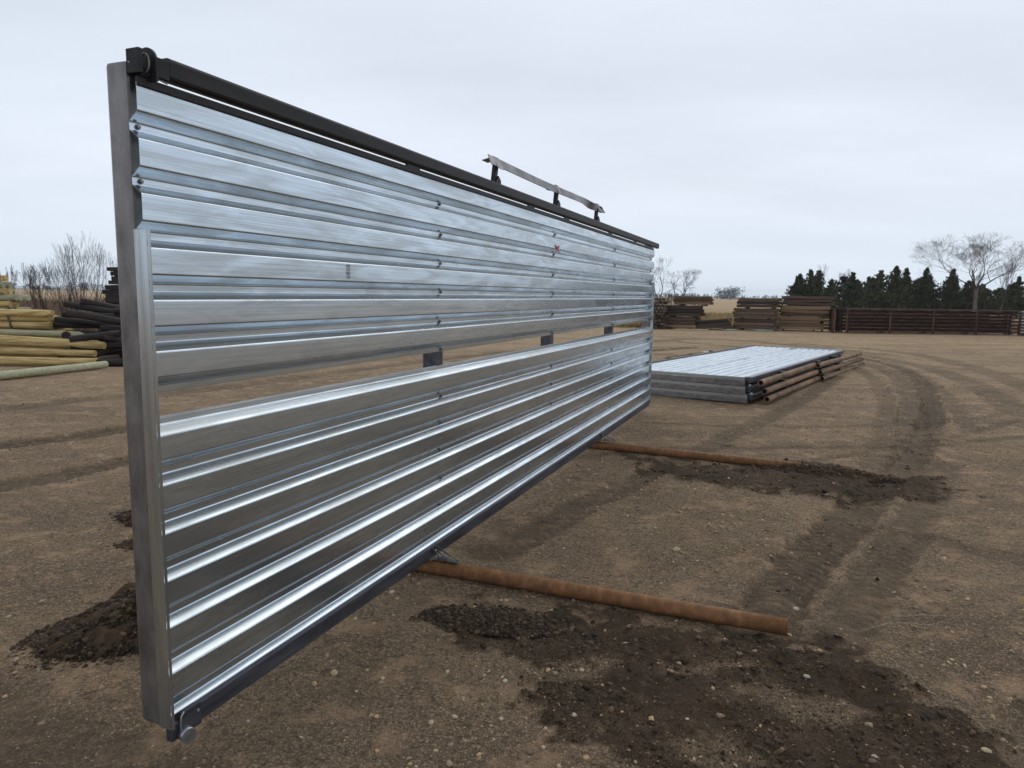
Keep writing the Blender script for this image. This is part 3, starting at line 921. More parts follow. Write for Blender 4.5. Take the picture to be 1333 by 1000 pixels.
    mb = MB(); mb.tube([(-0.1, 0.03, 2.388), (-0.07, 0.0, 2.362), (0.01, -0.012, 2.345)], 0.003, 6); mb.build('tie_wire', M_disc, root)
    # bottom hinge
    mb = MB(); mb.box(-0.056, 0.035, -0.012, -0.003, 0.098, 0.186, bev=0.003)
    mb.box(-0.088, -0.050, 0.0, 0.03, 0.090, 0.149, bev=0.003)
    mb.build('hinge_strap', M_rail, root)
    mb = MB(); mb.tube([(-0.045, -0.014, 0.188), (-0.058, -0.015, 0.178), (-0.063, -0.015, 0.15), (-0.063, -0.015, 0.11), (-0.055, -0.015, 0.096)], 0.004, 6); mb.build('hinge_rod', M_disc, root)
    mb = MB(); mb.tube([(-0.050, -0.040, 0.104), (-0.040, -0.006, 0.104)], 0.027, 20)
    mb.build('round_cap', M_disc, root)
    mb = MB(); mb.tube([(0.02, -0.016, 0.155), (0.02, -0.004, 0.155)], 0.006, 8); mb.build('bolt', M_disc, root)
    # skid pipes
    if not folded:
        for i, (x, yl, yr, zr) in enumerate(((1.83, 1.95, -2.0, 0.052), (5.70, 1.95, -2.06, 0.034))):
            P = pipe_pts((x, yl, 0.04), (x, yr, zr), 14)
            for j, q in enumerate(P):
                if i == 1: q.x += -0.10 * max(0, j / 13 - 0.5) * 2
            MB().tube(P, 0.0425, 24, hollow=0.9).build('skid_pipe', M_rust, root)
            mb = MB()   # gusset of bent rods holding the rail down on the pipe
            z = 0.097
            mb.box(x - 0.02, x + 0.02, -0.175, 0.0, z, z + 0.006, bev=0.001)
            mb.box(x - 0.05, x + 0.02, -0.02, 0.02, z, z + 0.012, bev=0.002)
            mb.tube([(x + 0.03, 0.0, 0.168), (x + 0.012, -0.17, z + 0.01)], 0.005, 6)
            mb.tube([(x - 0.01, 0.0, 0.160), (x + 0.0, -0.10, z + 0.006)], 0.005, 6)
            mb.tube([(x + 0.03, 0.0, 0.15), (x + 0.03, -0.09, z)], 0.006, 6)
            mb.tube([(x - 0.012, -0.05, z), (x - 0.012, -0.06, z + 0.035)], 0.009, 6)
            mb.tube([(x + 0.035, 0.05, z), (x - 0.01, -0.03, z + 0.06)], 0.007, 6)
            mb.build('skid_bracket', M_bracket, root)
    else:
        rs = random.Random(seed + 5)
        yy = 0.06
        zz = -0.10 + rs.uniform(-0.02, 0.02)
        x0 = 0.05 + rs.uniform(-0.1, 0.1)
        P = pipe_pts((x0, yy, zz), (x0 + 4.25, yy + 0.0, zz + 0.02), 9)
        MB().tube(P, 0.05, 16, hollow=0.78).build('skid_pipe', M_rust2, root)
        P = pipe_pts((x0 + 4.0, yy, zz - 0.06), (x0 + 8.9, yy + 0.03, zz - 0.14), 9)
        MB().tube(P, 0.05, 16, hollow=0.78).build('skid_pipe', M_rust2, root)
        MB().tube([(x0 + 4.1, yy, zz - 0.02), (x0 + 4.22, yy, zz - 0.02)], 0.085, 14).build('pipe_collar', M_black, root)
        for xx in (1.85, 6.6):
            MB().box(xx - 0.04, xx + 0.04, 0.03, 0.09, zz, 0.11, bev=0.005).build('skid_bracket', M_black, root)
    if marks:
        # red X sprayed on the second rib
        mb = MB(); cx, cz = 4.065, 2.070
        for a, w_, yo in ((R(27), 0.17, -.0042), (R(-29), 0.155, -.0056)):
            Mx = Matrix.Translation((cx, yo, cz)) @ Matrix.Rotation(a, 4, 'Y')
            mb.box(-w_ / 2 * 0.7, w_ / 2 * 0.7, -0.0006, 0.0006, -0.007, 0.007, Mx)
        mb.build('painted_x', M_paint, root)
        # faint ink-jet stamp of four characters on the fourth rib
        mb = MB()
        sx, sz = 1.015, 1.805
        for r_ in range(4):
            z = sz - r_ * 0.017
            for dx, dz, ww, hh in (((0, 0, .018, .003), (0, -.008, .018, .003), (.008, -.004, .003, .010)) if r_ % 2 else ((0, 0, .020, .003), (-.008, -.004, .003, .010), (.008, -.004, .003, .010), (0, -.009, .02, .003))):
                mb.box(sx + dx - ww / 2, sx + dx + ww / 2, -0.0042, -0.0032, z + dz - hh / 2, z + dz + hh / 2)
        mb.build('ink_stamp', M_ink, root)


AZ = R(21.97)
root = empty('windbreak_panel', (-1.1508, 2.4133, 0), math.pi / 2 - AZ, 'tall corrugated galvanized windbreak panel standing upright on rusty skid pipes in the foreground', 'windbreak panel')
build_panel(root, False, True, 1)

# three more panels lying flat, face up, one on another
az = R(34)
xv = Vector((math.sin(az), math.cos(az), -0.006)).normalized()
yv = Vector((0, 0, -1)); yv = (yv - xv * yv.dot(xv)).normalized()
zv = xv.cross(yv)
corner = Vector((3.70, 11.07, 0))
labels = ['corrugated panel lying flat at the top of the stack, its pale face in full view',
          'corrugated panel lying flat in the middle of the stack of three',
          'corrugated panel lying flat on the ground at the bottom of the stack']
proto = None
for i, top in enumerate((0.415, 0.272, 0.138)):
    g = empty('windbreak_panel', (0, 0, 0), 0, labels[i], 'windbreak panel', 'windbreak panels stacked flat on the ground')
    sh = (0, 0.0, 0.03)[i]
    # local point (X0, 0, 0.10) sits at the near right corner
    Mw = Matrix((xv, yv, zv)).transposed().to_4x4()
    off = Mw @ Vector((X0, 0, 0.10))
    loc = corner + Vector((0.02 * i + sh * .5, 0.02 * i - sh, top)) - off
    g.matrix_world = Matrix.Translation(loc) @ Mw
    build_panel(g, True, False, 10 + i)

# ------------------------------------------------------------------ poles on the left
def pole(name, a, b, r0, r1, mtl, label, group, parent=None, seed=0, blunt=True, endmat=None):
    rs = random.Random(seed)
    a = Vector(a); b = Vector(b)
    n = 7; pts = []; rad = []
    side = (b - a).cross(Vector((0, 0, 1))).normalized()
    bow = rs.uniform(-0.03, 0.03)
    for i in range(n):
        t = i / (n - 1)
        pts.append(a.lerp(b, t) + side * bow * 4 * t * (1 - t) + Vector((0, 0, rs.uniform(-.006, .006))))
        rad.append(r0 + (r1 - r0) * t + rs.uniform(-.003, .003))
    if not blunt:
        d = (a - b).normalized()
        pts = [a + d * 0.12] + pts; rad = [r0 * 0.45] + rad
    mb = MB(); mb.tube(pts, rad, 12)
    if parent is None:
        c = sum(pts, Vector()) / len(pts)
        mb.v = [(p[0] - c.x, p[1] - c.y, p[2] - c.z) for p in mb.v]
        o = mb.build(name, mtl); o.location = c
        tag(o, label, 'pole', group)
    else:
        o = mb.build(name, mtl, parent)
    # texture runs along local x: fine as poles lie near x
    return o


GY = 'peeled treated poles lying in the loose pile at left'
YP = [
 ((-8.62, 15.0, 0.09), (-9.9, 10.9, 0.09), 0.075, 0.085, M_grn, 'greenish grey pole nearest the yard, angled across the foot of the pale pile'),
 ((-9.0, 15.35, 0.10), (-14.0, 15.5, 0.10), 0.085, 0.10, M_yel, 'bottom yellow pole of the loose pile, just behind the greenish one'),
 ((-9.25, 15.7, 0.25), (-14.2, 16.1, 0.30), 0.075, 0.09, M_yel, 'second yellow pole from the bottom of the loose pile'),
 ((-9.15, 15.9, 0.42), (-14.2, 16.2, 0.52), 0.085, 0.09, M_yel, 'long straight yellow pole reaching farthest right in the loose pile'),
 ((-9.45, 16.15, 0.45), (-14.3, 16.6, 0.60), 0.07, 0.08, M_yel, 'yellow pole with a pointed tip near the top of the loose pile'),
 ((-10.0, 16.4, 0.62), (-14.3, 16.8, 0.66), 0.07, 0.07, M_grn, 'pale green pole on top of the loose pile below the strapped bundle'),
 ((-9.6, 16.2, 0.10), (-14.1, 16.4, 0.10), 0.08, 0.08, M_yel, 'shaded yellow pole at ground level deep in the loose pile'),
 ((-9.9, 16.6, 0.10), (-14.1, 16.9, 0.10), 0.08, 0.08, M_yel, 'rearmost yellow pole on the ground under the loose pile'),
 ((-9.8, 16.45, 0.26), (-14.1, 16.6, 0.28), 0.08, 0.08, M_yel, 'yellow pole held in the middle of the loose pile, mostly hidden'),
]
for q in range(9):
    yy = 16.0 + 0.2 * q; zz = 0.12 + 0.17 * (q % 4)
    YP.append(((-9.9 - 0.12 * q - .2 * (q % 3), yy, zz), (-14.4, yy + .3, zz + .05), 0.062, 0.07, M_yel, 'slim yellow pole wedged among the thicker ones of the loose pile'))
for i, (a, b, r0, r1, mm, lb) in enumerate(YP):
    pole('pole', a, b, r0, r1, mm, lb, GY, seed=i, blunt=(i not in (4, 5)))
bd = empty('pole_bundle', (-11.0, 17.0, 0), 0, 'bundle of yellow poles held by a dark strap, resting behind the loose pile', 'pole bundle', 'bundles of yellow poles')
k_ = 0
for row, (zz, n) in enumerate(((0.10, 4), (0.27, 4), (0.44, 4), (0.62, 4), (0.79, 4), (0.95, 3), (1.08, 2))):
    for j in range(n):
        k_ += 1
        dx = random.uniform(-0.15, 0.1) - 0.06 * row
        pole('pole', (0.30 + dx, -0.1 + j * 0.19 + (row % 2) * 0.08, zz), (-4.5 + dx, 0.1 + j * 0.19 + (row % 2) * 0.08, zz + 0.02), 0.085, 0.09, M_yel, None, None, bd, 50 + k_, blunt=random.random() < .7)
mb = MB()
sp = [(-0.75, -0.22, 0.45), (-0.85, -0.19, 0.75), (-1.0, -0.10, 1.05), (-1.1, 0.05, 1.19), (-1.15, 0.4, 1.2), (-1.1, 0.7, 0.9), (-1.0, 0.75, 0.4)]
for i in range(len(sp) - 1):
    mb.tube([sp[i], sp[i + 1]], 0.022, 6)
mb.build('strap', M_twine, bd)
bd2 = empty('pole_bundle', (-16.45, 20.8, 0), 0, 'bundle of short greenish poles stacked high at the left edge', 'pole bundle', 'bundles of yellow poles')
for row in range(11):
    for j in range(3):
        dx = random.uniform(-0.15, 0.15) - (0.35 if row > 7 else 0.12 * (row % 3 == 0))
        pole('pole', (1.95 + dx, j * 0.2, 0.1 + row * 0.185), (-1.4 + dx, j * 0.2 + .1, 0.1 + row * 0.185), 0.09, 0.09, M_grn if row % 2 else M_yel, None, None, bd2, 150 + row * 5 + j)

GB = 'dark creosoted poles in the jumbled heap beside the end post'
bl_lab = 'black creosoted pole in the jumbled heap between the yellow poles and the end post'
BP = [((-10.35, 16.6, 1.12), (-8.2, 16.6, 0.78)), ((-11.0, 17.0, 0.80), (-8.0, 17.2, 0.80)), ((-10.8, 16.8, 0.95), (-8.0, 17.6, 0.62)),
      ((-10.2, 15.9, 0.20), (-8.0, 16.2, 0.62)), ((-9.6, 15.6, 0.08), (-8.7, 16.6, 0.55)), ((-9.9, 15.9, 0.36), (-7.6, 16.3, 0.46)),
      ((-10.6, 16.9, 0.40), (-8.3, 16.6, 0.20)), ((-9.1, 15.35, 0.08), (-7.4, 15.6, 0.10)), ((-10.55, 17.0, 0.35), (-10.25, 16.3, 0.62)),
      ((-10.1, 17.1, 0.35), (-9.95, 16.4, 0.64)), ((-9.9, 15.9, 0.55), (-8.9, 16.1, 0.68)), ((-9.2, 16.0, 0.62), (-8.2, 16.5, 0.30)),
      ((-10.6, 16.9, 0.62), (-8.0, 16.8, 0.55)), ((-10.9, 17.3, 1.05), (-8.6, 17.3, 0.98))]
rb = random.Random(5)
for i in range(60):
    cx = rb.uniform(-9.7, -7.4); cy = rb.uniform(16.6, 18.6); cz = rb.uniform(0.09, 1.15 if cy > 17 else 0.55); aa = rb.uniform(-0.7, 0.7)
    hl = rb.uniform(0.7, 1.3); dz = rb.uniform(-.28, .28)
    BP.append(((cx - hl * math.cos(aa), cy - hl * math.sin(aa), max(.08, cz - dz)), (cx + hl * math.cos(aa), cy + hl * math.sin(aa), max(.08, cz + dz))))
for i, (a, b) in enumerate(BP):
    rr = rb.uniform(0.065, 0.095)
    pole('dark_pole', a, b, rr, rr * 1.05, M_creo, bl_lab, GB, seed=300 + i)
# ------------------------------------------------------------------ tie bundles
TM = MB().box(-0.5, 0.5, -0.5, 0.5, -0.5, 0.5, bev=0.04).mesh('tie', M_tie)
TM2 = MB().box(-0.5, 0.5, -0.5, 0.5, -0.5, 0.5, bev=0.04).mesh('tie', M_tie_t)
TM3 = MB().box(-0.5, 0.5, -0.5, 0.5, -0.5, 0.5, bev=0.04).mesh('tie', M_creo)


def tie_bundle(x, y, z, length, rows, cols, yaw, label, group, th=0.15, tw=0.2, me=None, tanf=0.15, seed=0, pitch=0.0, jx=0.1):
    b = empty('tie_bundle', (x, y, z), yaw, label, 'timber bundle', group)
    b.rotation_euler = (0, pitch, yaw)
    rs = random.Random(seed)
    for r_ in range(rows):
        for c_ in range(cols):
            m_ = me or (TM2 if rs.random() < tanf else TM)
            inst(m_, 'tie', b, (rs.uniform(-jx, jx), (c_ - (cols - 1) / 2) * tw * 1.04 + rs.uniform(-.01, .01), th * (r_ + .5) * 1.03 + rs.uniform(-.006, .006)), (rs.uniform(-.05, .05), rs.uniform(-.022, .022), rs.uniform(-.035, .035)), (length * rs.uniform(.94, 1.03), tw * rs.uniform(.88, 1), th * rs.uniform(.85, .98)))
    mb = MB()
    for sx in (-length * 0.32, length * 0.32):
        mb.box(sx - 0.05, sx + 0.05, -cols * tw * .5, cols * tw * .5, -0.075, -0.003)
    mb.build('bearer', M_tie, b)
    return b


def bx(u): return 7.13 + (u - 851) * 0.0383
def bz(v): return (430.5 - v) * 0.0392


GT = 'bundles of weathered railway ties stacked along the far edge of the yard'
Y0 = R(-27)
tie_bundle(bx(893), 37.4, 0.07, 1.8, 3, 6, Y0, 'brown tie bundle on the ground at the left end of the far row', GT, .175, seed=1)
tie_bundle(bx(900), 37.5, 0.67, 1.8, 3, 6, Y0, 'middle tie bundle of the leftmost far stack', GT, .175, seed=2, tanf=.05)
tie_bundle(bx(912), 37.5, 1.27, 1.85, 3, 5, Y0, 'grey topped tie bundle crowning the leftmost far stack', GT, .14, seed=3, tanf=.3)
tie_bundle(bx(937), 36.9, 0.07, 1.7, 3, 5, R(-18), 'low slanting tie bundle on the ground between two tall stacks', GT, .145, seed=4, pitch=R(-4))
tie_bundle(bx(994), 37.0, 0.07, 2.1, 3, 5, Y0, 'tie bundle at the base of the middle far stack', GT, .165, seed=5, tanf=.4)
tie_bundle(bx(994), 37.1, 0.62, 2.1, 3, 5, Y0, 'tie bundle second from the ground in the middle far stack', GT, .16, seed=6)
tie_bundle(bx(1000), 37.1, 1.16, 2.0, 3, 5, Y0, 'rounded dark tie bundle on top of the middle far stack', GT, .155, seed=7, tanf=.05, jx=.15)
tie_bundle(bx(1052), 37.0, 0.07, 2.3, 4, 5, R(-22), 'light tan tie bundle on the ground beside the rusty racks', GT, .15, seed=8, tanf=.75)
tie_bundle(bx(1060), 37.1, 0.73, 2.35, 3, 5, R(-22), 'dark tie bundle in the middle of the stack beside the rusty racks', GT, .175, seed=9, tanf=.1)
tie_bundle(bx(1064), 37.1, 1.32, 2.3, 3, 5, R(-22), 'tie bundle topping the stack beside the rusty racks', GT, .145, seed=10, tanf=.3, jx=.14)
# stack of posts seen end-on, left of them
eb = empty('post_stack', (bx(861), 37.6, 0), R(-10), 'wall of stacked round posts seen end-on beside the big panel', 'post stack')
pm = MB().tube([(0, -1.0, 0), (0, 1.0, 0)], 0.085, 9).mesh('post', M_tie)
for r_ in range(9):
    for c_ in range(7):
        inst(pm, 'post', eb, (-0.75 + c_ * 0.19 + random.uniform(-.02, .02) + (r_ % 2) * .09, random.uniform(-.15, .1), 0.09 + r_ * 0.178 + random.uniform(-.01, .01)))
# loose boards and teal debris at the foot of the stacks
for i, (u, yy, ln, rz, mm, nm, lb) in enumerate(((890, 36.0, 1.0, .1, M_lumber, 'loose_board', 'pale loose board lying before the leftmost tie stack'), (912, 36.1, .9, -.15, M_lumber, 'loose_board', 'pale loose board lying before the low slanting bundle'), (952, 36.0, .7, .0, M_teal, 'plastic_scrap', 'strip of teal plastic by the low slanting bundle'), (996, 36.0, .9, .1, M_teal, 'plastic_scrap', 'strip of teal plastic before the middle tie stack'))):
    o = MB().box(-ln / 2, ln / 2, -.09, .09, 0, .045, bev=.008).build(nm, mm); o.location = (bx(u), yy, 0.01); o.rotation_euler = (0, 0, rz); tag(o, lb, 'board' if 'board' in nm else 'scrap')
# tall black tie stacks behind the dark poles
for i in range(4):
    tie_bundle(-12.62 + 0.12 * i, 24.2, 0.02 + i * 0.60, 2.5 - 0.12 * i, 4, 5, R(3), ['black tie bundle at the foot of the tall dark stack behind the pole heap', 'second black tie bundle from the ground in the tall dark stack', 'third black tie bundle from the ground in the tall dark stack', 'topmost black tie bundle of the tall dark stack'][i], 'black tie bundles stacked behind the pole heap', .146, me=TM3, seed=40 + i, jx=.07)

# ------------------------------------------------------------------ rusty continuous-fence racks
def rack_proto(nv, Lx, H, zo, M_rrail):
    g = empty('rusty_fence_panel')
    MB().box(0, Lx, -0.03, 0.03, H - 0.055, H, bev=0.006).build('top_rail', M_rrail, g)
    rl = MB().box(0.03, Lx - 0.03, -0.016, 0.016, -0.024, 0.024, bev=0.004).mesh('rail', M_rrail)
    for k in range(6):
        inst(rl, 'rail', g, (0, 0, 0.10 + zo + k * (H - 0.22) / 5.6))
    pm_ = MB().box(-0.035, 0.035, -0.03, 0.03, 0, H - 0.057, bev=0.006).mesh('upright', M_rrail)
    for k in range(nv):
        inst(pm_, 'upright', g, (0.04 + k * (Lx - 0.08) / (nv - 1), 0, 0))
    return g


GRK = 'rusty pipe fence panels standing one behind another beyond the yard'
M_rshade = noise_col('rusted_rail_painted_shade', (0.020, 0.012, 0.010), (0.060, 0.032, 0.024), (1, 1, 1), 3, 5, 0.85, 0.1, 0.35, 0.65, 0.2, 0.003, randobj=0.25)  # rear panels: darker colour paints in the shade inside the packed row
protos = [rack_proto(5, 8.5, 1.20, zo, mm) for zo, mm in ((0, M_rrail), (0.045, M_rshade), (0.09, M_rshade), (0.02, M_rshade))]
for i in range(9):
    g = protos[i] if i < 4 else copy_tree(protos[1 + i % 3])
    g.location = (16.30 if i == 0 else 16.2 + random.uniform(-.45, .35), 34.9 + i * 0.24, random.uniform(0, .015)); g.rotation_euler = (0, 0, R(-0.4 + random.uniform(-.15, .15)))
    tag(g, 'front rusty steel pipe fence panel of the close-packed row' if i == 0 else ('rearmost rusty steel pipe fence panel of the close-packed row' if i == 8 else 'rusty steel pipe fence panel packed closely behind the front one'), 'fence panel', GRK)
# upright-piled second set whose ends show beside the tie stack
for i in range(5):
    g = empty('rusty_end_frame', (15.72 + i * 0.13, 34.9 + i * 0.35, 0), R(70), 'narrow rusty frame standing edge-on between the tie stack and the fence panels', 'frame', 'rusty frames edge-on beside the tie stack')
    MB().box(0, 1.6, -.03, .03, 1.12, 1.18, bev=.005).build('top_rail', M_rrail, g)
    for k in range(4): MB().box(k * .5, k * .5 + .07, -.03, .03, 0, 1.118, bev=.005).build('upright', M_rrail, g)
for i, x in enumerate((24.95, 25.15)):
    o = MB().box(-.06, .06, -.04, .04, 0, .95 - .05 * i, bev=.01).build('pale_stake', M_lumber); o.location = (x - 0.2, 35.6, 0); tag(o, ['pale wooden stake at the right end of the rusty panels', 'shorter pale wooden stake by the ribbed silver bundle'][i], 'stake', 'pale stakes by the silver bundle')
# galvanized bundle at the right edge
sb = empty('galvanized_bundle', (24.72, 34.4, 0), 0, 'stack of silver ribbed metal panels at the right edge beyond the rusty ones', 'metal bundle')
for i in range(8):
    mb = MB(); zz = 0.1 + i * 0.145; off = 0.02 * abs(i - 4)
    mb.box(off - .06 * (i > 5), 3.2, -.6, .6, zz - .045, zz + .045, bev=.012)
    mb.build('ribbed_panel', M_trim, sb)
MB().box(0.25, 0.4, -.62, .62, 0.0, 0.052).build('bearer', M_tie, sb)
for k in range(4):
    MB().tube([(-.05, -.62 + .0 * k, .12 + k * .26), (-.12, -.55, .24 + k * .26)], .03, 8).build('hook', M_disc, sb)

# ------------------------------------------------------------------ air
hb = MB().box(-1500, 1500, -60, 1300, -4.0, 14.0).build('haze', None)
hm = bpy.data.materials.new('haze'); hm.use_nodes = True
ht = hm.node_tree; ht.nodes.clear()
ho = nd(ht, 'ShaderNodeOutputMaterial'); hv = nd(ht, 'ShaderNodeVolumePrincipled')
hv.inputs['Color'].default_value = (0.86, 0.93, 1.0, 1); hv.inputs['Density'].default_value = 0.0003; hv.inputs['Anisotropy'].default_value = 0.2
ht.links.new(hv.outputs[0], ho.inputs['Volume'])
hb.data.materials.append(hm); tag(hb, kind='stuff', label='thin pale air haze over the whole yard and the fields', cat='haze')

# ------------------------------------------------------------------ trees
def branch(mb, p, d, ln, r, depth, rs, spread=0.5, upb=0.15, maxd=6, trunk=None, seg=5):
    n = 3; pts = [p]; rad = [r]
    q = p.copy(); dd = d.copy()
    for i in range(n):
        dd = (dd + Vector((rs.uniform(-1, 1), rs.uniform(-1, 1), rs.uniform(-.6, 1) * .8)) * 0.13 + Vector((0, 0, upb * .3))).normalized()
        q = q + dd * ln / n; pts.append(q.copy()); rad.append(max(r * (1 - 0.38 * (i + 1) / n), 0.004))
    (trunk if (trunk is not None and depth == 0) else mb).tube(pts, rad, max(3, seg - depth // 2), cap=False)
    if depth >= maxd: return
    nb = 2 if rs.random() < 0.55 else 3
    for k in range(nb):
        perp = dd.orthogonal().normalized()
        perp.rotate(Matrix.Rotation(rs.uniform(0, 6.28), 3, dd))
        nd_ = (dd + perp * rs.uniform(spread * .6, spread * 1.4) + Vector((0, 0, upb))).normalized()
        branch(mb, q, nd_, ln * rs.uniform(.66, .86), rad[-1] * rs.uniform(.62, .85), depth + 1, rs, spread, upb, maxd, trunk, seg)
    if depth > 0 and rs.random() < .7:
        m_ = pts[2]; perp = dd.orthogonal().normalized(); perp.rotate(Matrix.Rotation(rs.uniform(0, 6.28), 3, dd))
        branch(mb, m_, (dd * .6 + perp * .8).normalized(), ln * .6, r * .4, depth + 2, rs, spread, upb, maxd, trunk, seg)


def bare_tree(x, y, h, seed, label, spread=.5, upb=.12, maxd=6, r=.22, mtl=None, ln0=.22, group='bare deciduous trees'):
    rs = random.Random(seed)
    g = empty('bare_tree', (x, y, 0), 0, label, 'tree', group)
    tb = MB(); cb = MB()
    branch(cb, Vector((0, 0, -.1)), Vector((0, 0, 1)), h * ln0, r, 0, rs, spread, upb, maxd, tb, 7)
    zt = max(v[2] for v in cb.v); f = h / zt
    for m_ in (tb, cb): m_.v = [(a * f, b * f, c * f) for a, b, c in m_.v]
    tb.build('trunk', mtl or M_bark, g); cb.build('crown', mtl or M_twig, g)
    return g


bt = empty('bare_tree', (40.0, 62.0, 0), 0, 'large spreading bare tree rising above the evergreens at right', 'tree', 'bare deciduous trees')
rs = random.Random(12); tb = MB(); cb = MB()
tb.tube([(0, 0, -.2), (0.02, 0, 1.0), (0.0, 0, 2.2), (0.05, 0, 2.75)], [.21, .165, .14, .125], 9, cap=False)
for dx, dy, dz, ln, r_, px_, pz in ((-0.78, .15, 0.72, 2.2, .085, 0, 2.6), (0.70, -.2, .80, 2.3, .09, .03, 2.6), (-0.12, .3, 1.0, 1.9, .09, 0, 2.7), (0.28, .1, 1.0, 1.9, .085, .05, 2.7), (-.45, -.4, .9, 1.8, .09, 0, 2.65)):
    branch(cb, Vector((px_, 0, pz)), Vector((dx, dy, dz)).normalized(), ln, r_, 1, rs, .50, .10, 8, None, 6)
zt = max(v[2] for v in cb.v)
cb.v = [(a, b, 2.6 + (c - 2.6) * 5.0 / (zt - 2.6)) for a, b, c in cb.v]
tb.build('trunk', M_bark, bt); cb.build('crown', M_twig, bt)

bare_tree(12.0, 58, 5.0, 3, 'bare tree partly hidden behind the end of the big panel', .5, .2, 6, .14, ln0=.3)
bare_tree(13.9, 60, 4.0, 5, 'small bare tree above the leftmost tie stack', .65, .05, 6, .10, ln0=.25)
bare_tree(44.9, 66, 5.6, 9, 'slender bare tree at the right edge of the evergreens', .35, .35, 6, .12, ln0=.28)
bare_tree(47.5, 64, 4.6, 19, 'low bare tree in front of the last evergreens at right', .5, .2, 6, .10, ln0=.28)
for i, (x, y, h, lb) in enumerate(((30.6, 72, 5.2, 'thin pale bare tree standing among the left evergreens'), (34.3, 74, 4.8, 'thin bare tree between the tallest evergreens'), (38.2, 71, 4.6, 'faint bare tree left of the large spreading one'), (42.6, 66, 4.4, 'short bare tree right of the large spreading one'))):
    bare_tree(x, y, h, 30 + i, lb, .28, .4, 5, .08, ln0=.3, mtl=M_bark)


def tri_object(name, V, mtl, parent=None):
    n = len(V); me = bpy.data.meshes.new(name)
    me.vertices.add(n * 3); me.vertices.foreach_set('co', V.ravel())
    me.loops.add(n * 3); me.loops.foreach_set('vertex_index', np.arange(n * 3, dtype=np.int32))
    me.polygons.add(n); me.polygons.foreach_set('loop_start', (np.arange(n) * 3).astype(np.int32)); me.update(calc_edges=True)
    me.materials.append(mtl); o = bpy.data.objects.new(name, me); C.objects.link(o)
    if parent: o.parent = parent
    return o


def cedar(x, y, h, wd, seed, label):
    rs = np.random.default_rng(seed)
    g = empty('cedar_tree', (x, y, 0), float(rs.uniform(0, 6)), label, 'tree', 'dark evergreens in the shelter belt')
    MB().tube([(0, 0, -.1), (0, 0, h * .5), (0, 0, h * .95)], [.10, .06, .015], 6).build('trunk', M_bark, g)
    nb = int(70 + 16 * h)
    t = ((np.arange(nb) + rs.uniform(0, 1, nb)) / nb) ** 0.9
    lean = rs.uniform(0, 6.283); lop = rs.uniform(.0, .35)
    ab = rs.uniform(0, 6.283, nb)
    Rb = wd * (1 - t) ** rs.uniform(.6, .95) * (0.5 + 0.75 * rs.uniform(0, 1, nb)) * np.minimum(1, .7 + t * 2) * (1 + lop * np.cos(ab - lean)) + .05
    nl = (16 + 20 * (1 - t)).astype(int)
    B = np.repeat(np.arange(nb), nl); n = len(B)
    s_ = rs.uniform(.12, 1, n); A = ab[B] + rs.normal(0, .16, n)
    c = np.stack([np.cos(A) * Rb[B] * s_, np.sin(A) * Rb[B] * s_, h * (0.03 + 0.95 * t[B]) + s_ * Rb[B] * rs.uniform(.05, .5, n)], 1)
    u_ = rs.normal(0, 1, (n, 3)); u_[:, 2] = np.abs(u_[:, 2]) + .6; u_ /= np.linalg.norm(u_, axis=1)[:, None]
    v_ = np.cross(u_, rs.normal(0, 1, (n, 3))); v_ /= np.linalg.norm(v_, axis=1)[:, None]
    ss = rs.uniform(.05, .19, n)[:, None]
    tri_object('crown', np.stack([c - v_ * ss * .5, c + v_ * ss * .5, c + u_ * ss * 1.5], 1), M_cedar, g)


LA = ['dark pointed evergreen', 'bushy evergreen', 'ragged narrow evergreen', 'dense rounded evergreen']
ced = [(26.6, 66.5, 3.3, 1.5), (27.35, 68, 3.92, 1.5), (28.56, 68, 4.29, 1.4), (29.5, 68, 4.45, 1.3), (30.8, 68, 3.46, 1.2), (32.05, 68, 4.2, 1.2), (33.17, 68, 3.85, 1.1), (34.0, 68, 4.36, 1.2), (35.41, 68, 4.88, 1.5), (36.47, 68, 3.39, 1.1), (37.61, 68, 4.55, 1.1), (38.6, 68, 3.99, 1.1), (39.03, 68.6, 4.93, 1.1), (39.94, 68, 3.65, 1.0), (40.96, 68, 4.45, 1.3), (42.3, 68, 3.32, 1.2), (43.6, 68, 2.9, 1.2), (45.29, 68, 3.22, 1.2), (46.97, 68, 3.81, 1.3), (48.11, 68, 3.4, 1.3), (49.8, 68, 3.9, 1.3)]
ced2 = [(29.83, 3.0), (31.25, 3.6), (33.82, 3.9), (35.08, 3.5), (36.68, 3.8), (38.87, 3.8), (40.33, 3.9), (41.55, 3.8), (42.73, 4.1), (45.3, 3.8), (46.69, 3.6), (48.13, 3.0), (49.77, 2.9), (51.58, 3.5), (53.09, 3.9), (54.92, 4.2), (56.47, 4.8)]
ordn = ['first', 'second', 'third', 'fourth', 'fifth', 'sixth', 'seventh', 'eighth', 'ninth', 'tenth', 'eleventh', 'twelfth', 'thirteenth', 'fourteenth', 'fifteenth', 'sixteenth', 'seventeenth', 'eighteenth', 'nineteenth', 'twentieth', 'last']
for i, (x, y, h, wd) in enumerate(ced):
    cedar(x, y + random.uniform(-1.5, 1.5), h * random.uniform(.93, 1.02), wd * random.uniform(1.0, 1.9), 100 + i, '%s in the front row of the belt, %s from the left' % (LA[(i * 7) % 4], ordn[i]))
for i, (x, h) in enumerate(ced2):
    cedar(x, 74 + random.uniform(-1, 1), h, 2.3, 200 + i, '%s in the rear row of the belt, %s from the left' % (LA[(i * 5 + 1) % 4], ordn[i]))

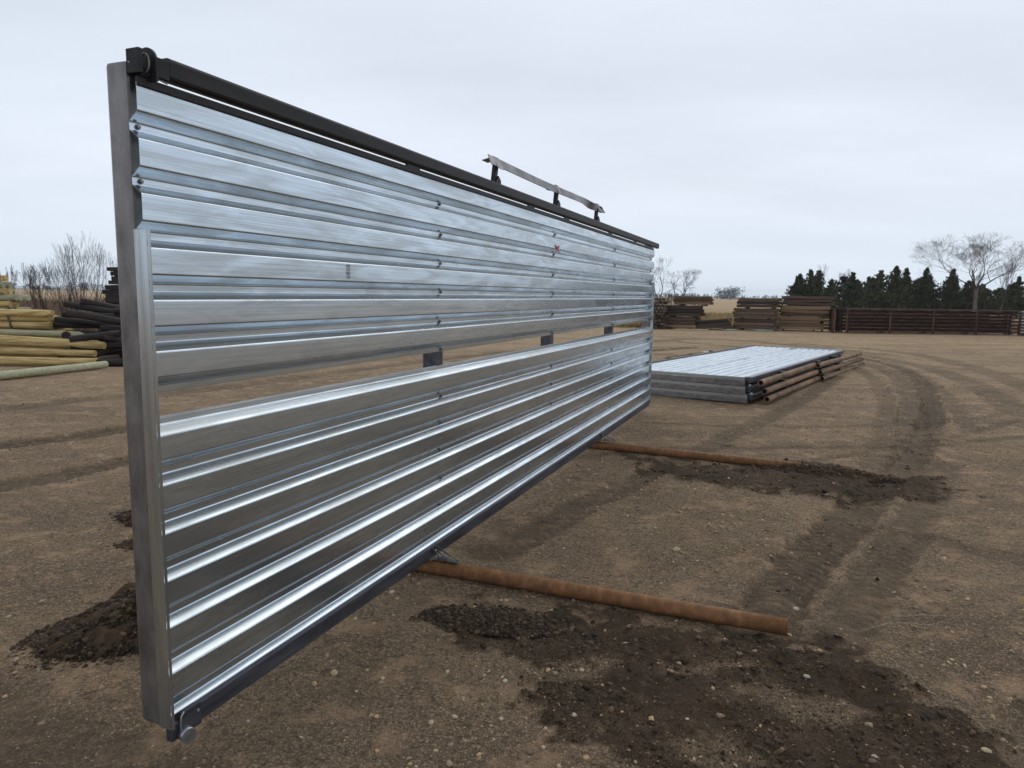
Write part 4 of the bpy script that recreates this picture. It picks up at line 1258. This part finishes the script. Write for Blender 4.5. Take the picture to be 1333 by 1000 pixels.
# shrubs on the left: many stems from the ground
def shrub(x, y, h, n, seed, label, spread=.55):
    rs = random.Random(seed)
    g = empty('bare_shrub', (x, y, 0), 0, label, 'shrub', 'leafless shrubs beyond the pole piles')
    mb = MB()
    for i in range(n):
        a = rs.uniform(0, 6.28); s = rs.uniform(.08, spread)
        branch(mb, Vector((math.cos(a) * .2, math.sin(a) * .2, -.05)), Vector((math.cos(a) * s, math.sin(a) * s, 1)).normalized(), h * rs.uniform(.26, .38), .034, 2, rs, .26, .22, 6, None, 5)
    zt = max(q[2] for q in mb.v); f = h / zt
    mb.v = [(p[0] * f, p[1] * f, p[2] * f) for p in mb.v]
    mb.build('stems', M_twig, g)


shrub(-16.2, 26.5, 3.9, 17, 4, 'tall leafless shrub with fanning stems behind the strapped bundle', .95)
shrub(-17.9, 27.5, 2.6, 6, 5, 'leafless shrub left of the tall fanning one')
shrub(-14.6, 27.5, 2.8, 6, 6, 'leafless shrub between the tall fanning one and the black tie stack')
shrub(-19.6, 28.5, 2.7, 5, 7, 'thin leafless shrub at the left edge of the frame')
shrub(-15.3, 29.5, 2.0, 4, 8, 'low leafless shrub in the grass behind the others')
for i, x in enumerate((8.4, 9.3, 10.2)):
    shrub(x, 40.5, 2.05 - .1 * i, 9, 20 + i, ['leafless brush rising behind the wall of round posts', 'leafless brush behind the left tie stack', 'lowest leafless brush right behind the left tie stack'][i], .8)

# dry grass: blades as one mass each
def grass(name, n, xr, yr, hr, mtl, label, seed, wmul=1.0):
    r_ = np.random.default_rng(seed)
    x = r_.uniform(*xr, n); y = r_.uniform(*yr, n)
    ok = y > yard_far(x) + 0.6 + 1.5 * (fbm(x * .6, y * .6, 71) - .5)
    x, y = x[ok], y[ok]; n = len(x)
    h = r_.uniform(*hr, n) * (0.5 + fbm(x * .5, y * .5, 81)); a = r_.uniform(0, 3.14, n); wd = r_.uniform(.012, .03, n) * wmul
    lx, ly = r_.normal(0, .25, n) * h, r_.normal(0, .25, n) * h
    z = ground_height(x, y)
    V = np.stack([np.stack([x - np.cos(a) * wd, y - np.sin(a) * wd, z], 1), np.stack([x + np.cos(a) * wd, y + np.sin(a) * wd, z], 1), np.stack([x + lx, y + ly, z + h], 1)], 1)
    me = bpy.data.meshes.new(name)
    me.vertices.add(n * 3); me.vertices.foreach_set('co', V.ravel())
    me.loops.add(n * 3); me.loops.foreach_set('vertex_index', np.arange(n * 3, dtype=np.int32))
    me.polygons.add(n); me.polygons.foreach_set('loop_start', (np.arange(n) * 3).astype(np.int32)); me.update(calc_edges=True)
    me.materials.append(mtl); o = bpy.data.objects.new(name, me); C.objects.link(o); tag(o, label, 'grass', kind='stuff')


grass('tall_dry_grass', 45000, (-45, -8), (22, 60), (.5, 1.1), M_brush, 'tall brown dry grass and weeds beyond the pole piles', 1, 1.2)
grass('golden_grass', 30000, (-2, 34), (37.5, 66), (.15, .45), M_grass, 'golden dry grass strip behind the timber stacks', 2, 1.3)
grass('straw_verge', 9000, (4, 30), (37.5, 39.5), (.06, .2), M_grass, 'short straw coloured verge at the far edge of the yard', 3, 1.0)

# far woods: clusters of small faces along two ridges
def far_wood(name, pts, n, hmin, hmax, label, seed, size=1.2):
    r_ = np.random.default_rng(seed)
    P = np.array(pts, float); m = 40
    k = r_.integers(0, len(P) - 1, n); t = r_.uniform(0, 1, n)[:, None]
    c = P[k] * (1 - t) + P[k + 1] * t + r_.normal(0, 3, (n, 2))
    h = r_.uniform(hmin, hmax, n) * (0.55 + 0.8 * vnoise(c[:, 0] * .03, c[:, 0] * 0 + 3.0))
    H = np.repeat(h, m); cc = np.repeat(c, m, 0); q = len(H); f = r_.uniform(0, 1, q) ** .8
    o3 = np.stack([cc[:, 0] + r_.normal(0, 1, q) * H * .26 * (1.15 - f), cc[:, 1] + r_.normal(0, 1, q) * H * .26, H * f], 1)
    V = np.stack([o3, o3 + r_.normal(0, size, (q, 3)), o3 + r_.normal(0, size, (q, 3))], 1)
    tag(tri_object(name, V, M_fwood), label, 'wood', kind='stuff')


far_wood('far_tree_line', [(-900, 520), (-560, 760), (-300, 820), (-60, 850)], 900, 3.5, 8, 'hazy line of bare trees on the far left horizon', 1, .55)
far_wood('far_grove', [(156, 540), (170, 545)], 60, 4.5, 8, 'bluish grove on the horizon between the tie stacks', 2, .45)
far_wood('far_tree_line', [(-60, 1100), (300, 1150), (900, 1000), (1300, 800)], 700, 2.5, 5, 'very faint low tree line along the far right horizon', 3, .7)

# ------------------------------------------------------------------ small things on the ground
def stone(x, y, s, flat, label, mtl=M_stone, seed=0):
    bm = bmesh.new(); bmesh.ops.create_icosphere(bm, subdivisions=2, radius=1)
    rs = random.Random(seed)
    for v in bm.verts:
        v.co *= 1 + rs.uniform(-.09, .09)
        v.co.x *= s * 1.25; v.co.y *= s; v.co.z *= s * flat
    mb = MB(); mb.add_bm(bm, None, True); bm.free()
    o = mb.build('stone', mtl); z = float(ground_height(np.array([x]), np.array([y]))[0])
    o.location = (x, y, z + s * flat * .45); o.rotation_euler = (0, 0, rs.uniform(0, 3)); tag(o, label, 'stone', 'single larger stones on the yard')


M_dtwig = noise_col('dry_twig', (0.22, 0.17, 0.11), (0.36, 0.29, 0.20), (1, 1, 1), 40, 3, 0.8, 0, bump=0)
M_stone2 = noise_col('white_stone', (0.30, 0.27, 0.22), (0.46, 0.42, 0.35), (1, 1, 1), 30, 4, 0.8, 0, bump=0.2, bdist=0.002)
stone(1.11, 4.57, .024, .5, 'pale yellow oval stone alone on the bare dirt beyond the near skid pipe', seed=1)
stone(1.58, 3.73, .019, .45, 'whitish flat stone just past the free end of the near skid pipe', M_stone2, 2)
stone(-0.77, 2.96, .017, .6, 'rounded tan stone on the dirt right of the panel foot', seed=3)
stone(-0.55, 2.92, .010, .6, 'small orange tan stone beside the rounded one', seed=4)
stone(-1.10, 2.32, .014, .45, 'ochre oval stone in front of the grey disc foot', seed=5)
stone(-1.02, 2.60, .008, .7, 'small white pebble by the grey disc foot', M_stone2, 6)
stone(1.78, 2.45, .015, .6, 'tan stone at the far corner of the dark soil patch, lower right', seed=7)
stone(1.33, 2.98, .013, .6, 'grey brown stone in the dark soil right of the pipe end', M_stone2, 8)
for i, (pts, lb) in enumerate((([(1.78, 3.43), (1.95, 3.475), (2.08, 3.50), (2.2, 3.46)], 'longer pale twig lying right of the near skid pipe end'), ([(2.05, 3.57), (2.18, 3.59), (2.31, 3.58)], 'short pale twig just behind the longer one'), ([(-3.32, 4.55), (-3.22, 4.64), (-3.10, 4.67)], 'thin pale twig on the dirt left of the end post'))):
    o = MB().tube([(a, b, 0.012 + .006 * (j % 2) + float(ground_height(np.array([a]), np.array([b]))[0])) for j, (a, b) in enumerate(pts)], [.0035, .003, .0028, .002][:len(pts)], 6).build('twig', M_dtwig); tag(o, lb, 'twig', 'pale twigs on the dirt')
